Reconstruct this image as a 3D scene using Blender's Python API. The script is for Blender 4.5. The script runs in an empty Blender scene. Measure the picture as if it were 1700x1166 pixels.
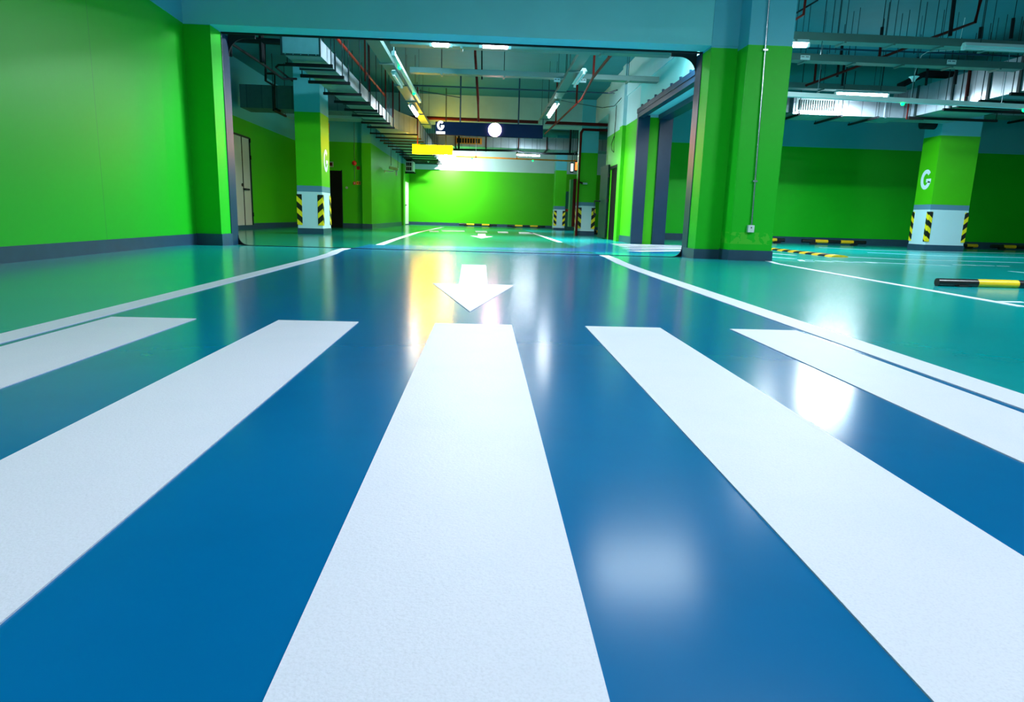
import bpy, bmesh, math, random
import mathutils
from mathutils import Vector, Matrix
random.seed(7)
S = bpy.context.scene
# ------------------------------------------------------------------ camera
FPX, PITCH, YAW, ROLL, CAMH = 1103.763, math.radians(11.3525), math.radians(2.7401), math.radians(1.7010), 0.54
cF = Vector((math.sin(YAW)*math.cos(PITCH), math.cos(YAW)*math.cos(PITCH), -math.sin(PITCH)))
cR0 = Vector((math.cos(YAW), -math.sin(YAW), 0)); cU0 = cR0.cross(cF)
cR = cR0*math.cos(ROLL) + cU0*math.sin(ROLL); cU = cU0*math.cos(ROLL) - cR0*math.sin(ROLL)
cam_d = bpy.data.cameras.new('camera'); cam = bpy.data.objects.new('camera', cam_d); S.collection.objects.link(cam)
cam_d.sensor_fit = 'HORIZONTAL'; cam_d.sensor_width = 36.0; cam_d.lens = FPX/1700*36.0
cam_d.clip_start = 0.05; cam_d.clip_end = 200
m = Matrix((cR, cU, -cF)).transposed().to_4x4(); m.translation = Vector((0, 0, CAMH)); cam.matrix_world = m
S.camera = cam
# ------------------------------------------------------------------ view, world
S.view_settings.view_transform = 'Standard'; S.view_settings.look = 'None'
S.view_settings.exposure = 0.0; S.view_settings.gamma = 1.0; S.view_settings.use_curve_mapping = False
w = bpy.data.worlds.new('World'); S.world = w; w.use_nodes = True
w.node_tree.nodes['Background'].inputs[0].default_value = (0.05, 0.35, 0.45, 1)
w.node_tree.nodes['Background'].inputs[1].default_value = 0.0
COOL = (0.80, 0.94, 1.0)

def area(name, loc, size, power, col=COOL, rot=(0, 0, 0), spread=None, parent=None):
    l = bpy.data.lights.new(name, 'AREA'); l.shape = 'RECTANGLE'; l.size, l.size_y = size
    l.energy = power; l.color = col
    if spread: l.spread = math.radians(spread)
    o = bpy.data.objects.new(name, l); S.collection.objects.link(o); o.location = loc; o.rotation_euler = rot
    if parent: o.parent = parent; o.matrix_parent_inverse = parent.matrix_world.inverted() if False else Matrix()
    return o

def at(px, py, x=None, y=None, z=None):
    """the point of the place that the photograph shows at a pixel, on a plane of the building"""
    d = cF + cR*((px-850)/FPX) - cU*((py-583)/FPX)
    if x is not None: t = x/d.x
    elif y is not None: t = y/d.y
    else: t = (z-CAMH)/d.z
    return Vector((0, 0, CAMH)) + d*t

# ------------------------------------------------------------------ materials
def nmat(name):
    m = bpy.data.materials.new(name); m.use_nodes = True
    nt = m.node_tree; b = nt.nodes['Principled BSDF']
    return m, nt, b
def rgba(c): return (c[0], c[1], c[2], 1)
def mix(nt, fac, a, b):
    n = nt.nodes.new('ShaderNodeMix'); n.data_type = 'RGBA'
    for s, v in ((0, fac), (6, a), (7, b)):
        if hasattr(v, 'is_output') or isinstance(v, bpy.types.NodeSocket): nt.links.new(v, n.inputs[s])
        else: n.inputs[s].default_value = v if s == 0 else rgba(v)
    return n.outputs[2]
def math_n(nt, op, a, b=None):
    n = nt.nodes.new('ShaderNodeMath'); n.operation = op
    for i, v in enumerate((a, b)):
        if v is None: continue
        if isinstance(v, bpy.types.NodeSocket): nt.links.new(v, n.inputs[i])
        else: n.inputs[i].default_value = v
    return n.outputs[0]
def noise(nt, scale, detail=3, vec=None, rough=.5, sc3=None):
    tc = nt.nodes.new('ShaderNodeNewGeometry').outputs['Position'] if vec is None else vec
    if sc3:
        mp = nt.nodes.new('ShaderNodeMapping'); nt.links.new(tc, mp.inputs[0]); mp.inputs['Scale'].default_value = sc3; tc = mp.outputs[0]
    n = nt.nodes.new('ShaderNodeTexNoise'); n.inputs['Scale'].default_value = scale; n.inputs['Detail'].default_value = detail
    n.inputs['Roughness'].default_value = rough
    nt.links.new(tc, n.inputs['Vector']); return n.outputs['Fac']
def ramp(nt, fac, lo, hi):
    n = nt.nodes.new('ShaderNodeMapRange'); nt.links.new(fac, n.inputs[0]); n.inputs[1].default_value = lo; n.inputs[2].default_value = hi
    return n.outputs[0]
def bump(nt, b, h, strength=.1, dist=.01):
    n = nt.nodes.new('ShaderNodeBump'); n.inputs['Strength'].default_value = strength; n.inputs['Distance'].default_value = dist
    nt.links.new(h, n.inputs['Height']); nt.links.new(n.outputs[0], b.inputs['Normal'])
def plain(name, c, rough=.5, metal=0., var=.12, nscale=3., spec=.5, bmp=.0):
    m, nt, b = nmat(name)
    if var:
        n = noise(nt, nscale, 4)
        nt.links.new(mix(nt, n, tuple(v*(1-var) for v in c), tuple(min(1, v*(1+var)) for v in c)), b.inputs['Base Color'])
    else: b.inputs['Base Color'].default_value = rgba(c)
    b.inputs['Roughness'].default_value = rough; b.inputs['Metallic'].default_value = metal
    b.inputs['Specular IOR Level'].default_value = spec
    if bmp: bump(nt, b, noise(nt, 120, 2), bmp, .004)
    return m
def emit(name, c, s):
    m, nt, b = nmat(name); b.inputs['Base Color'].default_value = rgba(c)
    b.inputs['Emission Color'].default_value = rgba(c); b.inputs['Emission Strength'].default_value = s
    return m

GREEN = (0.055, 0.50, 0.004); UPPER_SHADED = (0.11, 0.50, 0.62); UPPER_LIT = (0.46, 0.70, 0.76); NAVY = (0.02, 0.065, 0.12); LWHITE = (0.52, 0.80, 0.90); GREYB = (0.10, 0.25, 0.38)  # white upper paint in two tones: teal shade put in, and a lit copy
def banded(name, bands, seams=None, rough=.42, wob=.004):
    """painted plaster: bands = [(top z, colour), ...] from the floor up"""
    m, nt, b = nmat(name)
    g = nt.nodes.new('ShaderNodeNewGeometry'); sep = nt.nodes.new('ShaderNodeSeparateXYZ'); nt.links.new(g.outputs['Position'], sep.inputs[0])
    z = math_n(nt, 'ADD', sep.outputs[2], math_n(nt, 'MULTIPLY', math_n(nt, 'SUBTRACT', noise(nt, 9, 4), .5), wob*2))
    col = None
    for top, c in bands:
        if col is None: col = c; prev = top; continue
        f = math_n(nt, 'GREATER_THAN', z, prev); col = mix(nt, f, col, c); prev = top
    n = noise(nt, 1.3, 5)
    col = mix(nt, math_n(nt, 'MULTIPLY', n, .12), col, (0.0, 0.16, 0.03))
    if seams:
        axis, positions = seams
        for p in positions:
            d = math_n(nt, 'ABSOLUTE', math_n(nt, 'SUBTRACT', sep.outputs[axis], p))
            col = mix(nt, math_n(nt, 'MULTIPLY', math_n(nt, 'LESS_THAN', d, .006), .35), col, (0.01, 0.10, 0.05))
    nt.links.new(col, b.inputs['Base Color'])
    b.inputs['Roughness'].default_value = rough; b.inputs['Specular IOR Level'].default_value = .22
    bump(nt, b, noise(nt, 14, 5), .08, .01)
    return m
GREEN_COOL = (0.010, 0.52, 0.012)  # same green paint, cooler lamp light put into its colour
def wallmat(name, paint=3.2, up=None, green=None, **k): return banded(name, [(paint, green or GREEN), (9, up or UPPER_SHADED)], **k)

# floor epoxy
def floor_mat(name, c1, c2, rough=.2, big=.6):
    m, nt, b = nmat(name)
    n1 = noise(nt, .45, 6, rough=.6); n2 = noise(nt, 3.5, 5, sc3=(1, 1, 1))
    col = mix(nt, ramp(nt, n1, .3, .7), c1, c2)
    col = mix(nt, math_n(nt, 'MULTIPLY', ramp(nt, n2, .45, .8), .18), col, tuple(v*.55 for v in c1))
    nt.links.new(col, b.inputs['Base Color'])
    r = math_n(nt, 'ADD', rough-.03, math_n(nt, 'MULTIPLY', noise(nt, 1.7, 5), .05))
    nt.links.new(r, b.inputs['Roughness'])
    b.inputs['Specular IOR Level'].default_value = .45
    return m
def line_mat(name, c=(0.74, .77, .90), wear=.10):
    m, nt, b = nmat(name)
    n = noise(nt, 260, 2); n2 = noise(nt, 4, 5)
    col = mix(nt, math_n(nt, 'MULTIPLY', ramp(nt, n, .45, .75), wear*2.2), c, tuple(v*.6 for v in c))
    col = mix(nt, math_n(nt, 'MULTIPLY', ramp(nt, n2, .5, .8), wear), col, (0.38, .55, .70))
    nt.links.new(col, b.inputs['Base Color']); b.inputs['Roughness'].default_value = .48
    b.inputs['Specular IOR Level'].default_value = .25
    bump(nt, b, noise(nt, 170, 3), .25, .003)
    return m
M = {}
M['floor_green'] = floor_mat('floor green epoxy', (0.0, 0.29, 0.31), (0.0, 0.38, 0.40), .19)
M['floor_hall_reflect'] = floor_mat('floor hall epoxy with green reflection', (0.0, 0.17, 0.12), (0.0, 0.23, 0.15), .17)  # green reflection of the far wall is put into the hall floor colour
M['floor_blue'] = floor_mat('floor blue epoxy', (0.0, 0.125, 0.33), (0.0, 0.155, 0.39), .19)
M['line'] = line_mat('road paint white')
M['line_thin'] = line_mat('road paint pale', (0.52, .72, .74), .2)
M['ceiling'] = plain('ceiling paint', (0.015, 0.21, 0.26), .8, var=.1)
M['pale'] = plain('upper paint lit', (0.46, 0.70, 0.76), .55, var=.06)  # lit copy of the white upper paint
M['beam'] = plain('beam paint', (0.17, 0.66, 0.70), .55, var=.06, nscale=2)  # teal shade on the white beam is put into its colour
M['base'] = plain('baseboard paint', NAVY, .35, var=.25, nscale=6)
M['steel_navy'] = plain('navy steel', (0.003, 0.032, 0.075), .35, metal=0., spec=.4, var=.2)
M['tray'] = plain('tray steel', (0.10, 0.20, 0.19), .45, metal=.4, var=.1)
M['trunk'] = plain('white trunking', (0.65, 0.80, 0.82), .4, var=.05)
M['black'] = plain('black iron', (0.008, 0.011, 0.014), .7, var=.2, spec=.15)
M['rod'] = plain('rod steel', (0.02, 0.04, 0.045), .6, metal=0., spec=.2, var=.1)
M['redpipe'] = plain('red pipe', (0.20, 0.012, 0.008), .55, var=.2, spec=.15)
M['darkred'] = plain('dark red pipe', (0.075, 0.004, 0.004), .6, var=.2, spec=.15)
M['yellow'] = plain('yellow paint', (0.80, 0.52, 0.01), .35, var=.12, nscale=14)
M['rubber'] = plain('black rubber', (0.010, 0.010, 0.012), .3, var=.3, nscale=12)
M['conduit'] = plain('zinc conduit', (0.42, 0.50, 0.56), .25, metal=.8, var=.1)
M['door_grey'] = plain('door paint', (0.45, 0.50, 0.46), .45, var=.08)
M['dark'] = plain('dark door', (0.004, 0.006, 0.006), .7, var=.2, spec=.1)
M['white'] = plain('white plastic', (0.72, 0.78, 0.78), .4, var=.03)
M['green_steel'] = plain('dark green steel', (0.003, 0.02, 0.02), .5, metal=0., spec=.2, var=.2)
M['cabinet'] = plain('cabinet grey', (0.30, 0.42, 0.48), .4, var=.08)
M['red'] = plain('red enamel', (0.55, 0.02, 0.02), .35, var=.08)
M['orange'] = plain('orange plate and glow tint', (0.85, 0.30, 0.02), .4, var=.05)
M['letter'] = plain('pale blue letter paint', (0.62, 0.82, 0.92), .5, var=.05)
M['sign_navy'] = plain('navy sign face', (0.002, 0.012, 0.045), .75, var=.1, spec=.08)
M['tube_on'] = emit('lit tube', (0.9, 0.96, 1.0), 80)
M['tube_dim'] = emit('lit tube dim', (0.9, 0.96, 1.0), 4)  # weaker glow for lamps out of sight, keeps their floor streaks faint
M['tube_off'] = plain('unlit tube', (0.55, 0.70, 0.75), .3, var=.03)
M['led'] = emit('green led', (0.0, 1.0, 0.10), 7)
M['g_lit'] = emit('lit white sign', (1, 1, 1), 1.6)
M['circle_lit'] = emit('lit pink white disc', (1.0, .42, .50), 50)
M['yellow_lit'] = emit('lit yellow sign', (1.0, .48, .0), 55)
M['red_lit'] = emit('lit red sign', (1.0, .12, .02), 4)

def duct_mat(name, axis, c=(0.42, 0.52, 0.60), step=.42, metal=.55, rough=.35):
    m, nt, b = nmat(name)
    g = nt.nodes.new('ShaderNodeNewGeometry'); sep = nt.nodes.new('ShaderNodeSeparateXYZ'); nt.links.new(g.outputs['Position'], sep.inputs[0])
    f = math_n(nt, 'FRACT', math_n(nt, 'MULTIPLY', sep.outputs[axis], 1/step))
    seam = math_n(nt, 'LESS_THAN', f, .05)
    ce = math_n(nt, 'FLOOR', math_n(nt, 'MULTIPLY', sep.outputs[axis], 1/step))
    wn = nt.nodes.new('ShaderNodeTexWhiteNoise'); wn.noise_dimensions = '1D'; nt.links.new(ce, wn.inputs['W'])
    col = mix(nt, noise(nt, 7, 5), tuple(v*.7 for v in c), c)
    col = mix(nt, math_n(nt, 'MULTIPLY', wn.outputs[0], .35), col, tuple(v*.5 for v in c))
    col = mix(nt, math_n(nt, 'MULTIPLY', seam, .7), col, (0.03, .05, .06))
    nt.links.new(col, b.inputs['Base Color']); b.inputs['Metallic'].default_value = metal
    nt.links.new(math_n(nt, 'ADD', rough-.05, math_n(nt, 'MULTIPLY', noise(nt, 5, 4), .2)), b.inputs['Roughness'])
    return m
M['duct_y'] = duct_mat('galvanised duct long', 1); M['duct_x'] = duct_mat('galvanised duct cross', 0, step=.38)
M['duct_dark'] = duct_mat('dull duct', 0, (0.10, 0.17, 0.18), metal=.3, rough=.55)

def hazard_mat(name, flip=1, chevron=None, period=.30):
    """black and yellow slanted bands, by the guard's own position"""
    m, nt, b = nmat(name)
    tc = nt.nodes.new('ShaderNodeTexCoord'); sep = nt.nodes.new('ShaderNodeSeparateXYZ'); nt.links.new(tc.outputs['Object'], sep.inputs[0])
    a = math_n(nt, 'ABSOLUTE', math_n(nt, 'ADD', sep.outputs[0], sep.outputs[1])) if chevron else math_n(nt, 'ADD', sep.outputs[0], sep.outputs[1])
    f = math_n(nt, 'FRACT', math_n(nt, 'MULTIPLY', math_n(nt, 'ADD', sep.outputs[2], math_n(nt, 'MULTIPLY', a, .9*flip)), 1/period))
    col = mix(nt, math_n(nt, 'LESS_THAN', f, .47), (0.006, 0.006, 0.008), (0.85, 0.75, 0.01))
    nt.links.new(col, b.inputs['Base Color']); b.inputs['Roughness'].default_value = .4
    return m
M['haz1'] = hazard_mat('hazard stripes', 1); M['haz2'] = hazard_mat('hazard stripes mirrored', -1)

# ------------------------------------------------------------------ mesh helper
class MB:
    def __init__(s): s.v = []; s.f = []; s.m = []
    def add(s, vs, fs, mi=0):
        o = len(s.v); s.v += [tuple(v) for v in vs]; s.f += [tuple(i+o for i in f) for f in fs]; s.m += [mi]*len(fs); return s
    def box(s, a, b, mi=0):
        x0, x1 = sorted((a[0], b[0])); y0, y1 = sorted((a[1], b[1])); z0, z1 = sorted((a[2], b[2]))
        return s.add([(x0,y0,z0),(x1,y0,z0),(x1,y1,z0),(x0,y1,z0),(x0,y0,z1),(x1,y0,z1),(x1,y1,z1),(x0,y1,z1)],
                     [(0,3,2,1),(4,5,6,7),(0,1,5,4),(1,2,6,5),(2,3,7,6),(3,0,4,7)], mi)
    def prism(s, poly, z0, z1, mi=0):
        """polygon in x,y extruded in z; z0/z1 numbers or functions of (x,y)"""
        n = len(poly); g = lambda z, p: z(p[0], p[1]) if callable(z) else z
        vs = [(p[0], p[1], g(z0, p)) for p in poly] + [(p[0], p[1], g(z1, p)) for p in poly]
        return s.add(vs, [tuple(range(n))[::-1], tuple(range(n, 2*n))] + [(i, (i+1) % n, n+(i+1) % n, n+i) for i in range(n)], mi)
    def prism3(s, poly, d, mi=0):
        """polygon of 3-D points extruded by the vector d"""
        n = len(poly); vs = [Vector(p) for p in poly] + [Vector(p)+Vector(d) for p in poly]
        return s.add(vs, [tuple(range(n))[::-1], tuple(range(n, 2*n))] + [(i, (i+1) % n, n+(i+1) % n, n+i) for i in range(n)], mi)
    def tube(s, pts, r, n=8, mi=0):
        pts = [Vector(p) for p in pts]; rings = []
        for i, p in enumerate(pts):
            if i == 0: d = pts[1]-p
            elif i == len(pts)-1: d = p-pts[i-1]
            else: d = (p-pts[i-1]).normalized() + (pts[i+1]-p).normalized()
            d.normalize(); u = d.cross(Vector((0, 0, 1)))
            if u.length < .05: u = d.cross(Vector((0, 1, 0)))
            u.normalize(); v = d.cross(u)
            rr = r[i] if isinstance(r, (list, tuple)) else r
            rings.append([p + u*math.cos(2*math.pi*k/n)*rr + v*math.sin(2*math.pi*k/n)*rr for k in range(n)])
        vs = [q for R in rings for q in R]; fs = []
        for i in range(len(rings)-1):
            for k in range(n): fs.append((i*n+k, i*n+(k+1) % n, (i+1)*n+(k+1) % n, (i+1)*n+k))
        fs += [tuple(range(n))[::-1], tuple(range((len(rings)-1)*n, len(rings)*n))]
        return s.add(vs, fs, mi)
    def build(s, name, mats, parent=None, bevel=0, origin=None, smooth=False):
        me = bpy.data.meshes.new(name)
        o = bpy.data.objects.new(name, me); S.collection.objects.link(o)
        off = Vector(origin) if origin is not None else Vector((0, 0, 0))
        po = Vector(parent.location) if parent is not None else Vector((0, 0, 0))
        if parent is not None and parent.parent is not None: po += Vector(parent.parent.location)
        me.from_pydata([tuple(Vector(v)-off-(po if origin is None else Vector((0,0,0)))) for v in s.v], [], s.f)
        if not isinstance(mats, (list, tuple)): mats = [mats]
        for mm in mats: me.materials.append(mm)
        for p, mi in zip(me.polygons, s.m): p.material_index = mi; p.use_smooth = smooth
        bm = bmesh.new(); bm.from_mesh(me); bmesh.ops.recalc_face_normals(bm, faces=bm.faces); bm.to_mesh(me); bm.free()
        if origin is not None: o.location = off - po
        if parent is not None: o.parent = parent
        if bevel:
            md = o.modifiers.new('bevel', 'BEVEL'); md.width = bevel; md.segments = 2; md.limit_method = 'ANGLE'
        if smooth:
            md = o.modifiers.new('es', 'EDGE_SPLIT'); md.split_angle = math.radians(40)
        return o
def tag(o, label, cat, group=None):
    o['label'] = label; o['category'] = cat
    if group: o['group'] = group
    return o
def struct(o, label=None):
    o['kind'] = 'structure'
    if label: o['label'] = label
    return o
def thing(name, loc, label, cat, group=None):
    o = bpy.data.objects.new(name, None); S.collection.objects.link(o); o.location = loc; o.empty_display_size = .2
    return tag(o, label, cat, group)

# ------------------------------------------------------------------ floor
ZH = -0.05
def zf(x, y):
    t = min(1, max(0, (y-9.5)/2.5)); return ZH*t*t*(3-2*t)
LX0, LX1 = -1.93, 1.76
ys = [-6, 0, 4, 8, 9.0, 9.5, 10, 10.5, 10.9, 11.2, 11.6, 12, 14, 20, 30, 43]
def lane_x(y):
    t = min(1, max(0, (y-8.6)/2.9)); return LX0-.28*t, LX1+.27*t
f = MB()
for a, b in zip(ys[:-1], ys[1:]):
    for k in range(3):
        la, ra = lane_x(a); lb, rb = lane_x(b)
        xa = [-12, la, ra, 22]; xb = [-12, lb, rb, 22]
        # the blue lane ends a little beyond the gate
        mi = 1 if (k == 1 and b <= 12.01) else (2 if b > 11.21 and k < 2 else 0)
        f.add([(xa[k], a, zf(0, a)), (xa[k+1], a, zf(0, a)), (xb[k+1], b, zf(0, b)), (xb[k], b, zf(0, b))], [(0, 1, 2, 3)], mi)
fl = f.build('floor', [M['floor_green'], M['floor_blue'], M['floor_hall_reflect']]); struct(fl)
# blue strip running from the lane towards the side gate, just beyond the threshold
s = MB(); s.prism([(-2.2, 12), (5.5, 12.9), (5.5, 17.4), (2.9, 17.4), (2.0, 14.2), (1.2, 13.4), (-2.2, 13.1)], lambda x, y: zf(x, y)-.01, lambda x, y: zf(x, y)+.0015)
struct(s.build('trim_1', M['floor_blue']))

def paint(poly, name, mat, label, cat, group=None, th=.003, sub=False):
    s = MB(); s.prism(poly, lambda x, y: zf(x, y)-.004, lambda x, y: zf(x, y)+th)
    return tag(s.build(name, mat), label, cat, group)
SX = [-1.824, -1.414, -1.015, -.618, -.235, .155, .534, .925, 1.298, 1.65]
lab = ['outermost white crosswalk stripe on the left, beside the left lane line', 'white crosswalk stripe second from the left, running out at the left frame edge',
       'central white crosswalk stripe below the arrow tip', 'white crosswalk stripe just right of the central one', 'outermost white crosswalk stripe on the right, beside the right lane line']
for i in range(5):
    a, b = SX[2*i], SX[2*i+1]
    yt = 3.33 + i*.012
    paint([(a, -1.2), (b, -1.2), (b, yt), (a, yt)], 'crosswalk_stripe', M['line'], lab[i], 'crosswalk stripe', 'white crosswalk stripes on the blue lane')
def arrow(pts, label):
    paint(pts, 'direction_arrow', M['line'], label, 'road arrow', 'white direction arrows on the floor')
arrow([(-.067, 3.80), (.262, 5.39), (.045, 5.40), (.040, 7.60), (-.235, 7.60), (-.190, 5.38), (-.40, 5.38)], 'large white arrow on the blue lane pointing to the crosswalk')
def hp(px, py, z=ZH): q = at(px, py, z=z); return (q.x, q.y)
arrow([hp(799, 396), hp(781, 391.6), hp(793, 392), hp(793.5, 388), hp(806, 388.2), hp(806.5, 392.3), hp(818, 393)], 'small distant white arrow on the green lane beyond the gate')
# lane lines
def strip(pts, wdt):
    L = []; R = []
    for i, p in enumerate(pts):
        p = Vector(p); a = Vector(pts[max(0, i-1)]); b = Vector(pts[min(len(pts)-1, i+1)]); d = (b-a).normalized(); n = Vector((-d.y, d.x))
        L.append(p+n*wdt/2); R.append(p-n*wdt/2)
    return L, R
def line(pts, wdt, name, mat, label, cat='floor line', group=None):
    L, R = strip(pts, wdt); s = MB()
    for i in range(len(pts)-1):
        s.prism([R[i], R[i+1], L[i+1], L[i]], lambda x, y: zf(x, y)-.004, lambda x, y: zf(x, y)+.003)
    return tag(s.build(name, mat), label, cat, group)
g = 'white lines edging the driveway'
line([(-1.93, -1.2), (-1.94, 4), (-1.96, 8.2), (-2.0, 9.0), (-2.08, 9.7), (-2.16, 10.5), (-2.23, 11.12)], .135, 'lane_line', M['line'], 'white line left of the crosswalk ending at the gate threshold', group=g)
line([(1.765, -1.2), (1.765, 4), (1.77, 7.5), (1.80, 8.6), (1.87, 9.6), (1.95, 10.5), (2.02, 11.12)], .155, 'lane_line', M['line'], 'white line right of the crosswalk, bending in at the gate threshold', group=g)
line([hp(630, 407), hp(655, 398), hp(690, 387), hp(735, 377.3)], .15, 'lane_line', M['line'], 'faint white line along the left of the lane beyond the gate', group=g)
line([hp(880, 386), hp(905, 394), hp(930, 402.5)], .14, 'lane_line', M['line'], 'faint white line along the right of the lane beyond the gate', group=g)
# far crosswalk, small stripes
for i, (a, b, c, d) in enumerate([(712, 383, 728, 385.6), (733, 382.5, 771, 385), (789, 383.5, 808, 386.4), (826, 384.5, 843, 387.5), (861, 385.5, 884, 389)]):
    p0, p1, p2, p3 = hp(a, b), hp(c if False else c, b+.4), hp(c+1, d), hp(a+1, d-.4)
    paint([p3, p2, p1, p0], 'crosswalk_stripe', M['line_thin'], ['far floor stripe at the left end of the distant crosswalk', 'far floor stripe, second from left of the distant crosswalk', 'far floor stripe just above the small arrow',
          'far floor stripe right of the small arrow', 'far floor stripe touching the lane line by the striped column'][i], 'crosswalk stripe', 'stripes of the distant crosswalk')
# crosswalk in front of the side gate (stripes run across)
hs = [((3.30, 17.0), (5.2, 17.35)), ((3.25, 16.2), (5.5, 16.8)), ((3.2, 15.3), (5.5, 16.2)), ((3.1, 14.3), (5.2, 15.6)), ((3.0, 13.3), (4.7, 14.5))]
for i, (a, b) in enumerate(hs):
    line([a, b], .34, 'crosswalk_stripe', M['line'], ['crosswalk stripe at the side gate, farthest of five', 'crosswalk stripe at the side gate, second farthest', 'middle one of the five crosswalk stripes at the side gate', 'crosswalk stripe at the side gate, second nearest', 'crosswalk stripe at the side gate, nearest the threshold'][i], 'crosswalk stripe', 'crosswalk stripes by the side gate')
# parking bay lines
def fp(px, py): q = at(px, py, z=0); return (q.x, q.y)
g = 'parking bay lines on the green floor'
line([fp(1275, 432.5), fp(1290, 438), fp(1700, 510)], .085, 'parking_line', M['line'], 'thin white line running from the conduit pillar to the right edge', group=g)
line([hp(1560, 444), hp(1700, 459)], .07, 'parking_line', M['line_thin'], 'thin pale bay line behind the nearest wheel stop', group=g)
line([hp(1440, 436.5), hp(1560, 444)], .07, 'parking_line', M['line_thin'], 'thin pale bay line right of the faded bay number', group=g)
line([hp(1276, 420.5), hp(1320, 424)], .12, 'parking_line', M['line_thin'], 'short white dash in front of the speed bump', group=g)
line([hp(1276, 426.5), hp(1320, 430)], .10, 'parking_line', M['line_thin'], 'short white dash just right of the conduit pillar', group=g)
line([hp(1365, 425), hp(1500, 431), hp(1700, 436.5)], .09, 'parking_line', M['line_thin'], 'long pale bay line beyond the speed bump end', group=g)
line([hp(1440, 419.5), hp(1560, 425), hp(1700, 428)], .09, 'parking_line', M['line_thin'], 'pale bay line passing the foot of the lettered column', group=g)
line([hp(1360, 411), hp(1450, 415.5), hp(1700, 421)], .09, 'parking_line', M['line_thin'], 'farthest pale bay line in front of the right back wall', group=g)
line([fp(1655, 501.2), fp(1700, 502.2)], .07, 'parking_line', M['line'], 'short white bay line under the nearest wheel stop', group=g)
# faded bay number (illegible strokes), lying flat
s = MB()
for (a, b) in [((1328, 432), (1332, 436)), ((1336, 432.3), (1350, 433)), ((1334, 436.6), (1352, 437.5)), ((1356, 434), (1380, 437.6)), ((1384, 434.5), (1404, 436.5)), ((1404, 437.5), (1416, 438.2)), ((1418, 436.3), (1430, 437.2)), ((1436, 436), (1452, 438.8))]:
    L, R = strip([hp(*a), hp(*b)], .09); s.prism([R[0], R[1], L[1], L[0]], lambda x, y: zf(x, y)-.004, lambda x, y: zf(x, y)+.003)
tag(s.build('bay_number', M['line_thin']), 'faded white bay number painted flat between the pillar and the wheel stop', 'floor marking')
s = MB()
for (a, b) in [((1582, 440.5), (1600, 441.3)), ((1604, 440.8), (1625, 442.5)), ((1630, 442), (1648, 442.6)), ((1655, 442.8), (1675, 443.8))]:
    L, R = strip([hp(*a), hp(*b)], .12); s.prism([R[0], R[1], L[1], L[0]], lambda x, y: zf(x, y)-.004, lambda x, y: zf(x, y)+.003)
tag(s.build('bay_number', M['line_thin']), 'faded pale bay number in front of the lettered column, near the right edge', 'floor marking')

# ------------------------------------------------------------------ shell
YB, XR, CZ = 23.0, 20.0, 4.8
def wall(name, a, b, mat): s = MB(); s.box(a, b); return struct(s.build(name, mat))
BH = 0.135
# left wall of the near room (runs slightly outwards to the gate)
s = MB(); s.prism([(-4.47, 10.72), (-4.30, 5.8), (-4.05, -6), (-5.2, -6), (-5.2, 10.72)], -.1, CZ)
struct(s.build('wall_left', wallmat('wall left paint', 3.2, green=GREEN_COOL, seams=(1, (8.05, 4.6)))))
s = MB(); s.prism([(-4.47, 10.72), (-4.30, 5.8), (-4.05, -6), (-4.035, -6), (-4.285, 5.8), (-4.455, 10.72)], -.1, .15)
struct(s.build('baseboard_left', M['base']))
# gate piers and beam
pm = wallmat('left pier paint', 3.19, green=GREEN_COOL)
s = MB(); s.box((-5.2, 10.72, -.1), (-4.08, 11.12, 3.20)); struct(s.build('wall_pier_left', pm))
s = MB(); s.box((-5.2, 10.705, -.1), (-4.065, 11.14, .155)); struct(s.build('baseboard_pier_left', M['base']))
s = MB(); s.box((-5.2, 10.72, 3.20), (3.95, 11.12, CZ)); struct(s.build('wall_gate_beam', M['beam']))
# right pier: recessed part and pillar
pr = wallmat('right pier paint', 3.17, green=GREEN_COOL); pr2 = wallmat('right pillar paint', 3.13, green=GREEN_COOL)
s = MB(); s.box((3.42, 10.72, -.1), (3.98, 11.30, 3.2)); s.box((3.42, 10.71, 3.2), (3.98, 11.3, CZ)); struct(s.build('wall_pier_right', pr))
def patches(m, z0, z1):
    nt = m.node_tree; b = nt.nodes['Principled BSDF']; old = b.inputs['Base Color'].links[0].from_socket
    g = nt.nodes.new('ShaderNodeNewGeometry'); sp = nt.nodes.new('ShaderNodeSeparateXYZ'); nt.links.new(g.outputs['Position'], sp.inputs[0])
    k = math_n(nt, 'MULTIPLY', math_n(nt, 'GREATER_THAN', sp.outputs[2], z0), math_n(nt, 'LESS_THAN', sp.outputs[2], z1))
    f = math_n(nt, 'MULTIPLY', k, math_n(nt, 'GREATER_THAN', noise(nt, 7, 3), .50))
    nt.links.new(mix(nt, math_n(nt, 'MULTIPLY', f, .30), old, (0.20, 0.60, 0.06)), b.inputs['Base Color'])
patches(pr2, .24, .42)
pillar = tag(MB().box((3.83, 10.30, -.1), (4.50, 11.25, CZ)).build('pillar', pr2, bevel=.01), 'tall green pillar with a blue-shaded white top and a metal conduit, right of the gate', 'pillar')
s = MB(); s.box((3.40, 10.70, -.1), (3.99, 11.32, .13)); struct(s.build('baseboard_pier_right', M['base']))
MB().box((3.815, 10.285, -.1), (4.515, 11.265, .145)).build('base_band', M['base'], pillar)
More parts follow.
